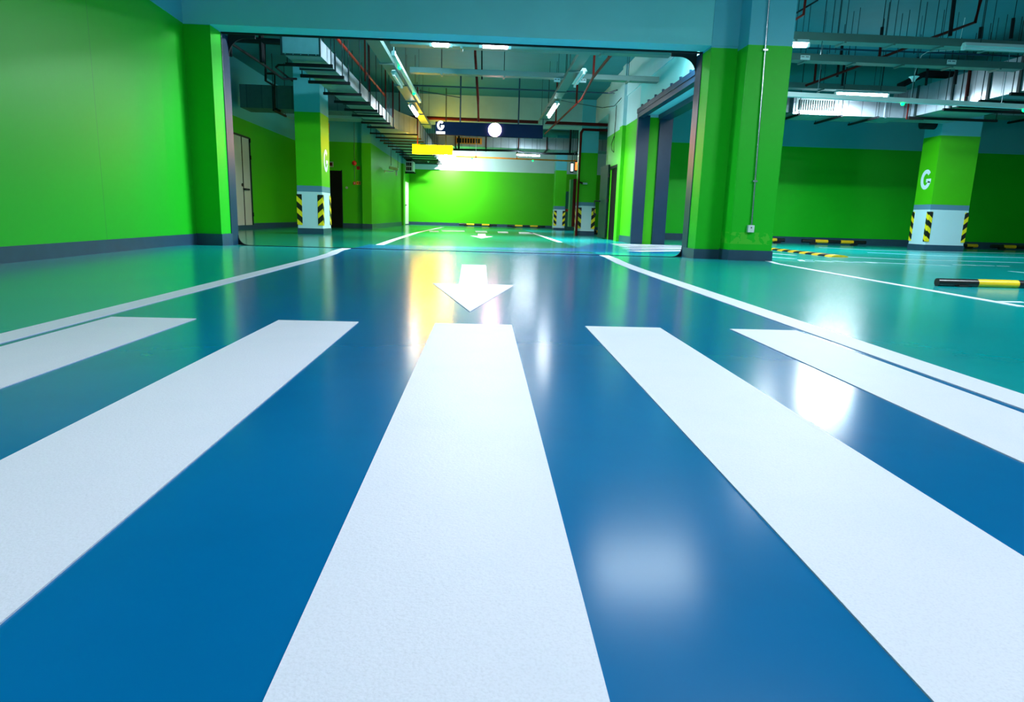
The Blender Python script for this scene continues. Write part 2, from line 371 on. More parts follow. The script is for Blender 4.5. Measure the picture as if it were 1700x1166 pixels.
# conduit
c = thing('conduit', (4.05, 10.25, .5), 'vertical metal conduit on the pillar right of the gate', 'conduit')
p0, p1 = at(1277, 0, y=10.27), at(1247.5, 376, y=10.27)
MB().tube([p1, (p0-p1)*.35+p1, (p0-p1)*.9+p1, p0, p0+(p0-p1)*.25], .013, 8).build('pipe', M['conduit'], c, smooth=True)
for t in (.21, .79):
    q = p0*(1-t)+p1*t; MB().box((q.x-.035, q.y-.018, q.z-.012), (q.x+.035, q.y+.03, q.z+.012)).build('clamp', M['conduit'], c)
q = at(1246, 380, y=10.27); bx = MB().box((q.x-.05, q.y-.03, q.z-.055), (q.x+.05, q.y+.03, q.z+.055)).build('socket_box', M['white'], c, bevel=.006)
MB().box((q.x-.008, q.y-.036, q.z+.01), (q.x+.008, q.y-.03, q.z+.025)).build('socket_slot', M['black'], bx)

# main gate steel frame
def rounded_frame(x0, x1, z0, z1, y0, y1, tl, tr, th, ri, name, label, fil=None):
    """a portal: inner opening with rounded upper corners and small feet"""
    t = thing(name, ((x0+x1)/2, y0, z0), label, 'gate frame')
    MB().box((x0-.05, y0, z0), (x0+tl, y1, z1)).build('post', M['steel_navy'], t, bevel=.004)
    MB().box((x1-tr, y0, z0), (x1+.05, y1, z1)).build('post', M['steel_navy'], t, bevel=.004)
    MB().box((x0+tl, y0+.002, z1-th), (x1-tr, y0+.06, z1-.001)).build('lintel', M['black'], t)
    for sx, xc in ((1, x0+tl), (-1, x1-tr)):
        pts = [(xc, y1-.03, z1+.12)]
        for k in range(9):
            a = math.pi/2*k/8
            pts.append((xc+sx*(ri-ri*math.cos(a)) , y1-.03, z1-th-ri+ri*math.sin(a)))
        pts.append((xc+sx*(ri+.15), y1-.03, z1-th)); pts.append((xc+sx*(ri+.15), y1-.03, z1+.12))
        MB().prism3(pts, (0, .03, 0)).build('corner_gusset', M['black'], t)
        rf = .16; pts = [(xc, y1-.03, z0)]
        for k in range(9):
            a = math.pi/2*k/8
            pts.append((xc+sx*(rf-rf*math.cos(a)), y1-.03, z0+rf-rf*math.sin(a)))
        MB().prism3(pts, (0, .03, 0)).build('foot_gusset', M['black'], t)
    return t
fr = rounded_frame(-4.08, 3.42, zf(0, 11.2)+0, 3.20, 11.12, 11.42, .012, .012, .02, .27, 'gate_frame', 'navy steel frame with rounded corners lining the wide gate opening')
s = MB(); s.prism([(-3.95, 11.16), (3.35, 11.16), (3.35, 11.24), (-3.95, 11.24)], lambda x, y: zf(x, y)-.05, lambda x, y: zf(x, y)+.008); s.build('threshold', M['black'], fr)

# ceiling and enclosing walls
s = MB(); s.box((-12, -6, CZ), (22, 42, CZ+.2)); struct(s.build('ceiling', M['ceiling']))
wall('wall_rear', (-12, -6.2, -.1), (22, -6, CZ), wallmat('rear wall paint'))
wall('wall_right', (XR, -6, -.1), (XR+.2, 42, CZ), wallmat('right wall paint'))
wm = wallmat('back wall paint', 3.17, green=GREEN_COOL)
wall('wall_back_right', (4.9, YB, -.2), (XR, YB+.2, CZ), wm)
s = MB(); s.box((4.9, YB-.015, -.1), (XR, YB, .17)); struct(s.build('baseboard_back_right', M['base']))
# hall: left recess
XL = -7.2
wall('wall_recess_left', (XL-.2, 11.12, -.1), (XL, 26.9, CZ), wallmat('recess wall paint', 3.17))
s = MB(); s.box((XL, 11.12, -.1), (XL+.015, 26.9, .13)); struct(s.build('baseboard_recess_left', M['base']))
wall('wall_recess_front', (XL-.2, 11.12, -.1), (-5.2, 11.3, CZ), wallmat('recess front paint', 3.17))
wall('wall_recess_back', (XL-.2, 26.9, -.1), (-4.72, 27.1, CZ), wallmat('recess back paint', 3.2))
s = MB(); s.box((XL, 26.885, -.1), (-4.72, 26.9, .13)); struct(s.build('baseboard_recess_back', M['base']))
wall('wall_hall_pilaster', (-4.72, 26.7, -.1), (-4.36, 28.9, CZ), wallmat('pilaster paint', 3.17))
s = MB(); s.box((-4.735, 26.685, -.1), (-4.345, 28.91, .13)); struct(s.build('baseboard_pilaster', M['base']))
wall('wall_hall_left', (-4.7, 28.9, -.1), (-4.44, 41, CZ), wallmat('hall left paint', 3.2))
s = MB(); s.box((-4.44, 28.9, -.1), (-4.425, 41, .13)); struct(s.build('baseboard_hall_left', M['base']))
wall('wall_hall_left_rib', (-4.44, 37.0, -.1), (-4.33, 37.8, CZ), wallmat('rib paint', 3.2))
wall('wall_back', (-4.7, 41, -.1), (13, 41.2, CZ), wallmat('far wall paint', 3.19, up=UPPER_LIT))
s = MB(); s.box((-4.44, 40.985, -.1), (13, 41, .12)); struct(s.build('baseboard_back', M['base']))
wall('wall_side_far', (13.0, YB+.2, -.1), (13.2, 41.2, CZ), wallmat('side far paint'))
# hall beams
wall('wall_cross_beam', (-7.2, 25.3, 3.86), (4.0, 26.2, CZ), plain('beam grey', (0.30, .50, .50), .6))
wall('wall_long_beam', (4.0, 11.3, 3.95), (4.55, 26.2, CZ), plain('beam pale', (0.50, .66, .66), .6))
# room block on the right of the hall, with the side gate in front
XW = 3.95; YJ = 17.8
rm = wallmat('room wall paint', 3.17, up=UPPER_LIT)
s = MB(); s.box((XW, YJ, -.1), (XW+.86, 18.5, 3.95)); s.box((XW, 18.5, -.1), (XW+.12, 19.35, CZ)); s.box((XW, 19.35, -.1), (XW+.25, 19.75, CZ), 0)
s.box((XW, 19.75, 2.10), (XW+.12, 21.3, CZ)); s.box((XW, 21.3, -.1), (XW+.12, 22.2, CZ)); s.box((XW, 22.1, -.1), (XW+.86, 22.3, CZ)); s.box((XW+.70, 18.5, -.1), (XW+.86, 22.2, CZ))
struct(s.build('wall_room', rm))
s = MB(); s.box((XW-.015, YJ-.01, -.1), (XW, 19.73, .13)); struct(s.build('baseboard_room', M['base']))
s = MB(); s.box((XW, 11.3, 3.24), (XW+.86, YJ, 3.95)); struct(s.build('wall_side_gate_lintel', M['beam']))
s = MB(); s.box((XW-.03, 11.3, 3.95), (XW+.2, 22, CZ)); struct(s.build('wall_above_side_gate', M['pale']))
# rib strips on the room wall
s = MB(); s.box((XW-.10, 19.42, -.1), (XW, 19.80, CZ)); struct(s.build('wall_room_rib', rm))
sg = thing('side_gate_frame', (XW, 14.6, 0), 'navy steel frame around the side gate opening behind the right pier', 'gate frame')
MB().box((XW-.05, YJ-.12, ZH), (XW+.26, YJ, 3.2)).build('post', M['steel_navy'], sg, bevel=.005)
MB().box((XW+.52, YJ-.12, ZH), (XW+.86, YJ, 3.2)).build('post', M['steel_navy'], sg, bevel=.005)
MB().box((XW-.05, 11.4, 3.14), (XW+.1, YJ, 3.25)).build('lintel', M['steel_navy'], sg, bevel=.005)
MB().box((XW-.07, 11.4, 3.25), (XW+.03, YJ, 3.36)).build('hood', M['steel_navy'], sg)
for k in range(9): 
    yy = 12+k*.66; MB().tube([(XW-.06, yy, 3.34), (XW-.06, yy, 3.40)], .03, 6).build('bolt', M['steel_navy'], sg)
MB().box((XW+.5, 11.4, 3.12), (XW+.8, YJ, 3.24)).build('lintel', M['steel_navy'], sg)
# dark doorway in the room wall and its open steel leaf
s = MB(); s.box((XW+.02, 19.75, ZH), (XW+.10, 21.3, 2.1)); d = struct(s.build('door_1', M['dark']))  # near-black panel stands in for the darkness of the open doorway
s = MB(); s.box((XW-.03, 19.72, 2.1), (XW+.0, 21.35, 2.18)); s.build('door_frame', M['black'], d)
leaf = thing('steel_door_leaf', (XW-.05, 21.3, ZH), 'open dark green steel door standing beside the dark doorway', 'door leaf')
MB().prism([(XW-.03, 21.36), (XW-.10, 22.30), (XW-.16, 22.29), (XW-.09, 21.34)], ZH+.03, 2.25).build('panel', M['green_steel'], leaf, bevel=.01)
for z in (.35, 1.15, 1.9):
    MB().tube([(XW-.1, 21.12, z-.05), (XW-.1, 21.12, z+.05)], .035).build('hinge', M['black'], leaf)
MB().tube([(XW-.14, 22.15, 1.15), (XW-.34, 22.1, 1.15), (XW-.34, 22.1, .75), (XW-.26, 22.12, .7)], .025).build('handle', M['black'], leaf)

# ------------------------------------------------------------------ columns
def letter_G(cx, cz, h, t, fn):
    """letter polygons in a plane: fn(u, v) -> 3-D point"""
    quads = []; W = h*.40; H = h*.5; n = 22
    a0, a1 = math.radians(42), math.radians(318+20)
    out = []; inn = []
    for k in range(n+1):
        a = a0+(math.radians(345)-a0)*k/n
        out.append((W*math.cos(a), H*math.sin(a))); inn.append(((W-t)*math.cos(a), (H-t)*math.sin(a)))
    for k in range(n): quads.append([out[k], out[k+1], inn[k+1], inn[k]])
    quads.append([(W, -H*.35), (W, t*.15), (W-t, t*.15), (W-t, -H*.35)])
    quads.append([(W-t, t*.15), (W*.08, t*.15), (W*.08, -t*.75), (W-t, -t*.75)])
    return [[fn(cx+u, cz+v) for u, v in q] for q in quads]
def guard(parent, x, y, z0, z1, sx, sy, wx=.10, wy=.10, swap=False):
    """corner guard folded round a column corner; sx, sy point outwards"""
    for (a, b, mt) in (((x-sx*wx, y+sy*.012, z0), (x+sx*.012, y, z1), 'haz1' if (sx*sy < 0) != swap else 'haz2'),
                   ((x+sx*.012, y-sy*wy, z0), (x, y, z1), 'haz2' if (sx*sy < 0) != swap else 'haz1')):
        pass
    s = MB(); s.box((x-sx*wx, y+sy*.012, z0), (x+sx*.012, y, z1), 0); s.box((x+sx*.012, y-sy*wy, z0), (x, y, z1), 1)
    mats = [M['haz1'], M['haz2']] if sx < 0 else [M['haz2'], M['haz1']]
    return s.build('corner_guard', mats, parent, origin=(x, y, z0))
def column(x0, x1, y0, y1, paint_z, grey, white, label, zb=ZH, g0=.20, g1=.98, base=.10, wg=.10):
    t = thing('column', ((x0+x1)/2, (y0+y1)/2, zb), label, 'column')
    mt = banded('column paint', [(white, LWHITE), (grey, GREYB), (paint_z, GREEN), (9, UPPER_SHADED)], wob=.002)
    MB().box((x0, y0, zb-.05), (x1, y1, CZ)).build('shaft', mt, t, bevel=.006)
    MB().box((x0-.012, y0-.012, zb-.05), (x1+.012, y1+.012, zb+base)).build('base_band', M['base'], t)
    for sx, x in ((-1, x0), (1, x1)):
        guard(t, x, y0, g0, g1, sx, -1, wg, wg); guard(t, x, y1, g0, g1, sx, 1, wg, wg)
    return t
def pz(px, py, y): return at(px, py, y=y).z
# left column (letter on its right face)
YL = 18.3
a, b = at(490.5, 250, y=YL).x, at(533, 250, y=YL).x
cl = column(a, b, YL, YL+.95, pz(515, 186, YL), pz(515, 308.5, YL), pz(515, 318.5, YL), 'green column with a white striped base in front of the recessed doors, left', g0=pz(515, 374, YL), g1=pz(515, 323, YL), base=.15, wg=.125)
s = MB()
for q in letter_G(YL+.50, pz(538, 266, YL+.3), .60, .12, lambda u, v: (b+.002, u, v)): s.prism3(q, (.004, 0, 0))
s.build('letter', M['letter'], cl)['label'] = 'pale letter G on the right face'
# right column
YR = 18.8
a, b = at(1535, 413.5, z=0).x, at(1573, 413.5, z=0).x
cr = column(a, b, YR, YR+.75, 3.13, pz(1560, 340, YR), pz(1560, 348.5, YR), 'green column with a pale letter G and striped white base, right parking area', zb=0, g0=pz(1560, 402, YR), g1=pz(1560, 352, YR), base=.12, wg=.10)
s = MB()
for q in letter_G(-(YR+.37), pz(1538, 298, YR+.3), .56, .115, lambda u, v: (a-.002, -u, v)): s.prism3(q, (-.004, 0, 0))
s.build('letter', M['letter'], cr)['label'] = 'pale letter G on the left face'
YG = 25.2
a, b = at(962, 300, y=YG).x, at(990.5, 300, y=YG).x
cg = column(a, b, YG, YG+.8, pz(980, 254, YG), pz(975, 336, YG), pz(975, 342, YG), 'green column with striped guards behind the dark red pipe, in the hall', base=.17, g0=pz(975, 380, YG), g1=pz(975, 345, YG), wg=.13)
YF = 36.0
a, b = at(921.5, 320, y=YF).x, at(939.5, 320, y=YF).x
cf = column(a, b, YF, YF+.8, pz(930, 283, YF), pz(930, 342.5, YF), pz(930, 348, YF), 'narrow bright green column nearest the far wall with striped base', base=.12, g0=pz(930, 375, YF), g1=pz(930, 350, YF), wg=.13)

# ------------------------------------------------------------------ wheel stops, speed bump
def wheel_stop(x0, y, L, label, r=.055, h=.095, z=ZH, segs=(0, 1, 0, 1, 0), wy=0, foot=True):
    t = thing('wheel_stop', (x0+L/2, y, z), label, 'wheel stop', 'black and yellow wheel stops')
    n = len(segs)
    for i, sg in enumerate(segs):
        s = MB(); s.tube([(x0+L*i/n, y, z+h), (x0+L*(i+1)/n, y, z+h)], r, 12); s.build('bar', M['yellow'] if sg else M['rubber'], t, smooth=True)['label'] = 'yellow bar section' if sg else 'black bar section'
    for fx in (.18, .82):
        MB().box((x0+L*fx-.11, y-.05, z), (x0+L*fx+.11, y+.05, z+h-.02)).build('foot', M['rubber'], t, bevel=.006)
    return t
q = at(1555, 471, y=6.38); 
t = thing('wheel_stop', (q.x+1, 6.38, 0), 'nearest wheel stop, black and yellow bar cut by the right frame edge', 'wheel stop', 'black and yellow wheel stops')
xs = [at(1555, 470, y=6.38).x, at(1621, 470, y=6.38).x, at(1688, 473, y=6.38).x]; xs += [xs[2]+.42, xs[2]+.8, xs[2]+1.2]
zc = at(1620, 470.5, y=6.38).z
for i in range(5):
    MB().tube([(xs[i], 6.38, zc), (xs[i+1], 6.38, zc)], [.041, .041], 14).build('bar', [M['rubber'], M['yellow'], M['rubber'], M['yellow'], M['rubber']][i], t, smooth=True)
for fx in (at(1590, 480, y=6.38).x, at(1590, 480, y=6.38).x+1.15):
    MB().box((fx-.025, 6.33, 0), (fx+.06, 6.43, zc-.02)).build('foot', M['rubber'], t, bevel=.005)
    MB().box((fx-.05, 6.32, 0), (fx+.09, 6.44, .008)).build('foot_plate', M['rubber'], t)
def stop_px(pxa, pxb, py, y, label, segs=(0, 1, 0, 1, 0)):
    a, b = at(pxa, py, y=y), at(pxb, py, y=y); return wheel_stop(a.x, y, b.x-a.x, label, segs=segs, r=.06, h=.11)
stop_px(762, 825, 376, 40.2, 'wheel stop at the far wall, left of two')
stop_px(842, 905, 380, 40.2, 'wheel stop at the far wall, right of two')
stop_px(1235, 1302, 402, 22.1, 'wheel stop at the back wall partly hidden by the conduit pillar')
stop_px(1331, 1437, 403, 22.0, 'wheel stop at the back wall behind the speed bump')
stop_px(1550, 1622, 409, 22.0, 'wheel stop at the back wall just right of the lettered column', segs=(1, 0, 1, 0, 1)[1:])
stop_px(1645, 1745, 411, 22.0, 'wheel stop at the back wall cut by the right frame edge')
stop_px(980, 1030, 382, 28.0, 'wheel stop just visible behind the column with the red pipe')
t = thing('speed_bump', (7.0, 14.4, ZH), 'black and yellow rubber speed bump on the green floor behind the conduit pillar', 'speed bump')
n = 9; L0, L1 = 13.15, 18.2
for i in range(n):
    for j in range(2):
        pass
for i in range(n*2):
    y0 = L0+(L1-L0)*i/(2*n); y1 = L0+(L1-L0)*(i+1)/(2*n); pr_ = []
    for k in range(7):
        a = math.pi*k/6; pr_.append((7.15-.18*math.cos(a), y0, ZH+.045*math.sin(a)))
    MB().prism3(pr_, (0, y1-y0, 0)).build('segment', M['yellow'] if i % 2 == 0 else M['rubber'], t)

# ------------------------------------------------------------------ lamps
def tube_lamp(p0, p1, label, power, lit=True, group='fluorescent lamps', col=COOL, w_=.07, name='tube_lamp', light=True, mat=None, hang=False, side=None, spread=None, tilt=115, wid=.12):
    p0 = Vector(p0); p1 = Vector(p1); c = (p0+p1)/2; d = (p1-p0); L = d.length; d.normalize(); ang = math.atan2(d.y, d.x)
    t = thing(name, c, label, 'lamp', group)
    n = Vector((-d.y, d.x, 0))
    MB().prism3([p0+n*w_+Vector((0,0,.03)), p0-n*w_+Vector((0,0,.03)), p0-n*w_*.5+Vector((0,0,.09)), p0+n*w_*.5+Vector((0,0,.09))], d*L).build('housing', M['trunk'], t)
    MB().tube([p0+d*.04, p1-d*.04], .035 if lit else .02, 10).build('tube', (mat or M['tube_on']) if lit else M['tube_off'], t, smooth=True)
    for q in (p0, p1): MB().box(q-Vector((.025, .025, .03)), q+Vector((.025, .025, .04))).build('end_cap', M['trunk'], t)
    if hang:
        for u in (.15, .85):
            q = p0.lerp(p1, u); MB().tube([q+Vector((0, 0, .08)), (q.x, q.y, CZ-.004)], .007, 5).build('hanger_rod', M['rod'], t)
    if lit and light and power:
        a = area('lamp_light', (0, 0, -.05), (L, wid), power, col, (0, 0, ang), spread); a.parent = t
        if side: a = area('lamp_light', (-math.sin(ang)*.09, math.cos(ang)*.09, -.01), (L, .10), side, col, (math.radians(tilt), 0, ang)); a.parent = t
    return t
LAMPS = []
zl = 3.55
# hall lamps
a, b = at(682, 174, z=3.52), at(692, 190, z=3.52)
tube_lamp((-2.08, a.y, 3.475), (-2.08, b.y, 3.475), 'lit tube lamp under the left cable tray, above the yellow sign', 160, col=(1, .95, .8), spread=140)
a, b = at(924, 172, z=3.5), at(912, 190, z=3.5)
tube_lamp((1.86, a.y, 3.475), (1.86, b.y+.3, 3.475), 'lit tube lamp under the right cable tray in the hall', 330, col=(1, .98, .92), spread=140)
a = at(733, 74.5, y=12.2); tube_lamp((a.x-.18, 12.2, a.z), (a.x+.16, 12.2, a.z), 'small lit lamp just under the gate beam, left of two', 110, hang=True)
a = at(825, 77.5, y=12.2); tube_lamp((a.x-.28, 12.2, a.z), (a.x+.22, 12.2, a.z), 'small pinkish lit lamp just under the gate beam, right of two', 110, hang=True, mat=emit('lit pinkish tube', (1, .7, .85), 14))
a, b = at(857, 257, y=32), at(897, 259, y=32)
tube_lamp(a, b, 'lit tube lamp below the far cross duct', 120, hang=True, side=70, spread=140)
a = at(741, 257, y=38.4); tube_lamp((a.x-.12, 38.4, a.z), (a.x+.12, 38.4, a.z), 'bright lamp beneath the yellow sign near the far wall', 120, col=(1, 1, .86), hang=True, side=380, tilt=55, spread=150)
tube_lamp((2.5, 12.95, 3.95), (3.75, 12.95, 3.95), 'lit tube lamp just behind the gate beam above the side gate', 120, hang=True)
tube_lamp((.75, 13.3, 3.9), (.15, 14.34, 3.9), 'added hidden lamp above the hall entrance, lighting the left wall', 30, hang=True, side=380, tilt=66, mat=M['tube_dim'])  # added, hidden by the beam, to throw light on the left wall
tube_lamp((-1.4, 30, 4.35), (-.2, 30, 4.35), 'added lamp hidden behind the navy sign', 200, mat=M['tube_dim'], spread=140, hang=True, col=(1, .95, .8))  # added out of sight to brighten the left hall wall
# unlit ones on the trays
tube_lamp((-1.98, 15.2, 3.47), (-1.98, 16.6, 3.47), 'unlit tube fixture on the left cable tray', 0, lit=False)
tube_lamp((1.98, 14.3, 3.47), (1.98, 15.7, 3.47), 'unlit tube fixture on the right cable tray', 0, lit=False)
# right area
a, b = at(1308, 75, y=12.0), at(1341, 75.5, y=12.0)
tube_lamp((4.86, 12.0, a.z), b, 'lit tube lamp beside the conduit pillar under the nearest tray', 200)
a, b = at(1387, 156, y=17.0), at(1474, 159, y=17.0)
tube_lamp(a, b, 'long lit tube lamp in front of the right cross duct', 420, hang=True)
a, b = at(1599, 80, y=11.86), at(1780, 88, y=11.86)
tube_lamp(a, b, 'unlit tube fixture under the nearest tray, top right', 0, lit=False, hang=True)
# above and behind the crosswalk (unseen, placed for the floor's sheen and the light on the walls)
tube_lamp((1.4, 7.2, 3.6), (2.6, 7.2, 3.6), 'lit tube lamp above the lane before the gate', 30, wid=.9, mat=M['tube_dim'], hang=True)
tube_lamp((1.2, 4.0, 4.3), (2.7, 4.0, 4.3), 'unseen lamp added above the crosswalk to light beam and walls', 66, hang=True)  # added out of view to light the walls and beam face
tube_lamp((-.6, 1.6, 4.3), (.9, 1.6, 4.3), 'unseen lamp added over the crosswalk to brighten the stripes', 32, hang=True, spread=115, col=(.9, .94, 1))  # added out of view to brighten the white stripes
tube_lamp((-.6, -3.0, 4.0), (.9, -3.0, 4.0), 'lit tube lamp behind the crosswalk', 45, hang=True, col=(.86, .93, 1))
tube_lamp((6.2, 4.5, 4.0), (7.7, 4.5, 4.0), 'unseen lamp placed above the near parking bays to light the pier', 380, hang=True)  # unseen, placed to brighten the right pier
tube_lamp((15, 12, 4.0), (16.5, 12, 4.0), 'lit tube lamp above the right parking bays', 140, hang=True)

def ctop(x, y):
    if 25.25 < y < 26.25 and -7.2 < x < 4: return 3.855
    return CZ-.004
# ------------------------------------------------------------------ cable trays
def tray(x0, y0, x1, y1, z, wdt, h, label, rods=4, lit=None, gaps=None, mat='tray', rod_top=None):
    t = thing('cable_tray', ((x0+x1)/2, (y0+y1)/2, z), label, 'cable tray', 'grey cable trays')
    if abs(y1-y0) > abs(x1-x0): a, b = (x0-wdt/2, y0, z), (x0+wdt/2, y1, z+h)
    else: a, b = (x0, y0-wdt/2, z), (x1, y0+wdt/2, z+h)
    MB().box(a, b).build('channel', M[mat], t, bevel=.004)
    for k in range(rods):
        u = (k+.5)/rods; x = x0+(x1-x0)*u; y = y0+(y1-y0)*u
        for s in (-1, 1):
            xx, yy = (x+s*wdt*.45, y) if abs(y1-y0) > abs(x1-x0) else (x, y+s*wdt*.45)
            MB().tube([(xx, yy, z), (xx, yy, ctop(xx, yy))], .006, 5).build('hanger_rod', M['rod'], t)
        if abs(y1-y0) > abs(x1-x0): MB().box((x-wdt*.62, y-.02, z-.03), (x+wdt*.62, y+.02, z)).build('hanger_bar', M['tray'], t)
        else: MB().box((x-.02, y-wdt*.62, z-.03), (x+.02, y+wdt*.62, z)).build('hanger_bar', M['tray'], t)
    return t
tray(-2.06, 11.3, -2.06, 25.2, 3.60, .26, .10, 'grey cable tray running away along the left of the hall ceiling', 6)
tray(1.85, 11.3, 1.85, 23.0, 3.60, .22, .10, 'grey cable tray running away along the right of the hall ceiling', 5)
z = at(850, 128, y=15.9).z; tray(at(681, 125, y=15.9).x, 15.9, 3.9, 15.9, z, .22, .11, 'grey cable tray crossing the hall in mid ceiling', 4)
z = at(850, 80, y=12.3).z; tray(at(705, 76, y=12.3).x-.6, 12.45, at(1116, 92, y=12.3).x, 12.45, z, .22, .09, 'grey cable tray just behind the gate beam', 2)
for i, (ya, py0, lb) in enumerate([(12.1, 69, 'nearest grey cable tray at the upper right'), (14.0, 102, 'middle grey cable tray at the upper right, with small plates'), (17.3, 147.5, 'farthest grey cable tray at the upper right, above the long lamp')]):
    z = at(1320, py0, y=ya).z; x0 = 4.83; tray(x0, ya, 10.85 if i < 2 else at(1500, 150, y=ya).x, ya, z, .26, .13, lb, [7, 6, 4][i])
# angled end of the farthest tray
a = at(1500, 145, y=17.3); b = at(1540, 125, y=17.3); c_ = at(1590, 127, y=17.3)
tag(MB().prism3([a, a+Vector((0, 0, .14)), b+Vector((0, 0, .12)), c_+Vector((0, 0, .12)), c_, b], (0, .3, 0)).build('tray_bend', M['black']), 'dark bent tray section rising beside the bright diagonal duct', 'cable tray')

def trunking(p0, p1, r, label, leds=(), rods=(), name='sensor_trunking', mat='trunk'):
    p0 = Vector(p0); p1 = Vector(p1); t = thing(name, (p0+p1)/2, label, 'sensor trunking', 'slim trunking with green sensor lights')
    n = Vector((p1.y-p0.y, p0.x-p1.x, 0)).normalized()*r
    MB().prism3([p0-n, p0+n, p0+n+Vector((0, 0, 2*r)), p0-n+Vector((0, 0, 2*r))], p1-p0).build('channel', M[mat], t)
    for u in leds:
        q = p0.lerp(p1, u); lb = MB().tube([q-Vector((0, 0, .005)), q-Vector((0, 0, .04)), q-Vector((0, 0, .055))], [.038, .034, .015], 10).build('sensor_light', M['led'], t)
        lb['label'] = 'lit green sensor light'
    for u in rods:
        q = p0.lerp(p1, u); MB().box(q-Vector((.03, .03, 0)), q+Vector((.03, .03, .10))).build('hanger_clip', M[mat], t)
        MB().tube([q, (q.x, q.y, ctop(q.x, q.y))], .008, 5).build('hanger_rod', M['conduit'], t)
    return t
a, b = at(655, 92, z=3.5), at(699, 169, z=3.5)
trunking((-1.78, a.y, 3.50), (-1.78, b.y+.2, 3.50), .035, 'white trunking with two green lights left of the hall centre', (.18, .72), (.02, .95))
a, b = at(1296, 160, y=14.2), at(1790, 186, y=14.2)
trunking(a, b, .045, 'long white trunking crossing the upper right with green lights', (.405, .815), (.12, .43, .735))
a, b = at(757, 261, y=31), at(962, 269, y=31)
trunking(a, b, .03, 'slim trunking below the far cross duct with orange light painted on', (.13, .62), (.16, .49, .96), mat='orange')  # orange light on the white trunking is put into its colour
# small plates on trays
for (px, py, y, lb) in [(1337, 95.5, 13.84, 'small white plate on the middle tray, near the pillar'), (1580, 103, 13.84, 'small white plate on the middle tray, near the diagonal duct'), (925, 133, 15.75, 'small pale plate on the crossing tray left of the right tray'), (968, 134, 15.75, 'small pale plate on the crossing tray right of the right tray')]:
    q = at(px, py, y=y); wd = .095 if y < 14 else .07; hh = .042
    s = tag(MB().box((q.x-wd, y, q.z-hh), (q.x+wd, y+.006, q.z+hh)).build('label_plate', M['trunk']), lb, 'label plate', 'small plates on the trays')
    for k in range(7):
        if k != 3: MB().box((q.x-wd*.8+k*wd*.23, y-.002, q.z+hh*.1), (q.x-wd*.8+k*wd*.23+.012, y, q.z+hh*.6)).build('mark', M['black'], s)

# ------------------------------------------------------------------ ducts
def duct_support(t, a, b, ztop, th=.035, mat='black'):
    """trapeze: a bar under the duct with two rods"""
    a = Vector(a); b = Vector(b); d = (b-a).normalized(); n = Vector((-d.y, d.x, 0))*th/2
    MB().prism3([a-n, a+n, a+n+Vector((0, 0, th)), a-n+Vector((0, 0, th))], b-a).build('support_bar', M[mat], t)
    for q in (a+d*.03, b-d*.03): MB().tube([q, (q.x, q.y, min(ztop, ctop(q.x, q.y)))], .010, 5).build('support_rod', M['rod'], t)
# main hall duct, left
ZD = 3.20
a, b = at(469, 91, y=12.4), at(530, 92, y=12.4); ztop = at(500, 61, y=12.4).z
t = thing('air_duct', ((a.x+b.x)/2, 16, ZD), 'long galvanised air duct running away on the left of the hall ceiling', 'air duct', 'galvanised air ducts')
MB().box((a.x, 12.4, ZD), (b.x, 22.0, ztop)).build('trunk', M['duct_y'], t)
for k, yy in enumerate([12.4, 13.6, 14.9, 16.2, 17.6, 19.0, 20.4, 21.97]):
    s = MB(); e = .028
    s.box((a.x-e, yy-.02, ZD-e), (b.x+e, yy+.02, ZD)); s.box((a.x-e, yy-.02, ztop), (b.x+e, yy+.02, ztop+e)); s.box((a.x-e, yy-.02, ZD), (a.x, yy+.02, ztop)); s.box((b.x, yy-.02, ZD), (b.x+e, yy+.02, ztop))
    s.build('flange', M['rod'], t)
for k in range(5): 
    x = a.x+.06+k*.13; MB().tube([(x, 12.372, ZD-.014), (x, 12.36, ZD-.014)], .008, 6).build('bolt', M['conduit'], t)
for yy in (13.0, 14.0, 14.6, 15.9, 17.0, 18.2, 19.2, 20.6, 21.6):
    duct_support(t, (a.x-.12, yy, ZD-.085), (b.x+.1, yy, ZD-.085), CZ, .055)
# offset section further down, curved side
x2a, x2b = -3.45, -2.35
t = thing('air_duct', (-2.9, 26, 3.2), 'second galvanised duct section with a curved elbow behind the long left duct', 'air duct', 'galvanised air ducts')
pts = []
for k in range(9):
    u = k/8; pts.append((b.x+(x2b-b.x)*(.5-.5*math.cos(math.pi*u)), 22.0+u*2.6))
poly = [(p[0], p[1]) for p in pts] + [(a.x, 24.6), (a.x, 22.0)]
MB().prism(poly, 3.22, 3.78).build('elbow', M['duct_y'], t)
MB().box((a.x, 24.6, 3.22), (x2b, 34, 3.78)).build('trunk', M['duct_y'], t)
for yy in (23.2, 24.4, 25.4, 26.3, 27.4, 28.6, 29.8, 31.0, 32.2, 33.4): duct_support(t, (a.x-.3, yy, 3.12), (x2b+.12, yy, 3.12), CZ, .045)
# lower duct end towards the far corner
t = thing('air_duct', (-3.6, 38, 3), 'small stepped duct end near the outdoor unit in the far left corner', 'air duct', 'galvanised air ducts')
MB().box((-4.25, 36.5, 3.5), (-2.6, 40.4, 3.95)).build('trunk', M['duct_y'], t)
for yy in (36.8, 37.6, 38.4, 39.2, 40.0): duct_support(t, (-4.28, yy, 3.42), (-2.45, yy, 3.42), CZ, .05)
# dark duct above the recess
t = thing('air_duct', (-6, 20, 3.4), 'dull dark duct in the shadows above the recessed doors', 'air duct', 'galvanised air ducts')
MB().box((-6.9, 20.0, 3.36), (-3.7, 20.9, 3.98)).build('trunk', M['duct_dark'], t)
for x in (-5.95, -5.3): duct_support(t, (x, 19.9, 3.28), (x, 21.1, 3.28), CZ, .05)
for x in (-5.95, -5.3): MB().box((x-.04, 19.97, 3.3), (x+.04, 20.0, 4.0)).build('strap', M['black'], t)
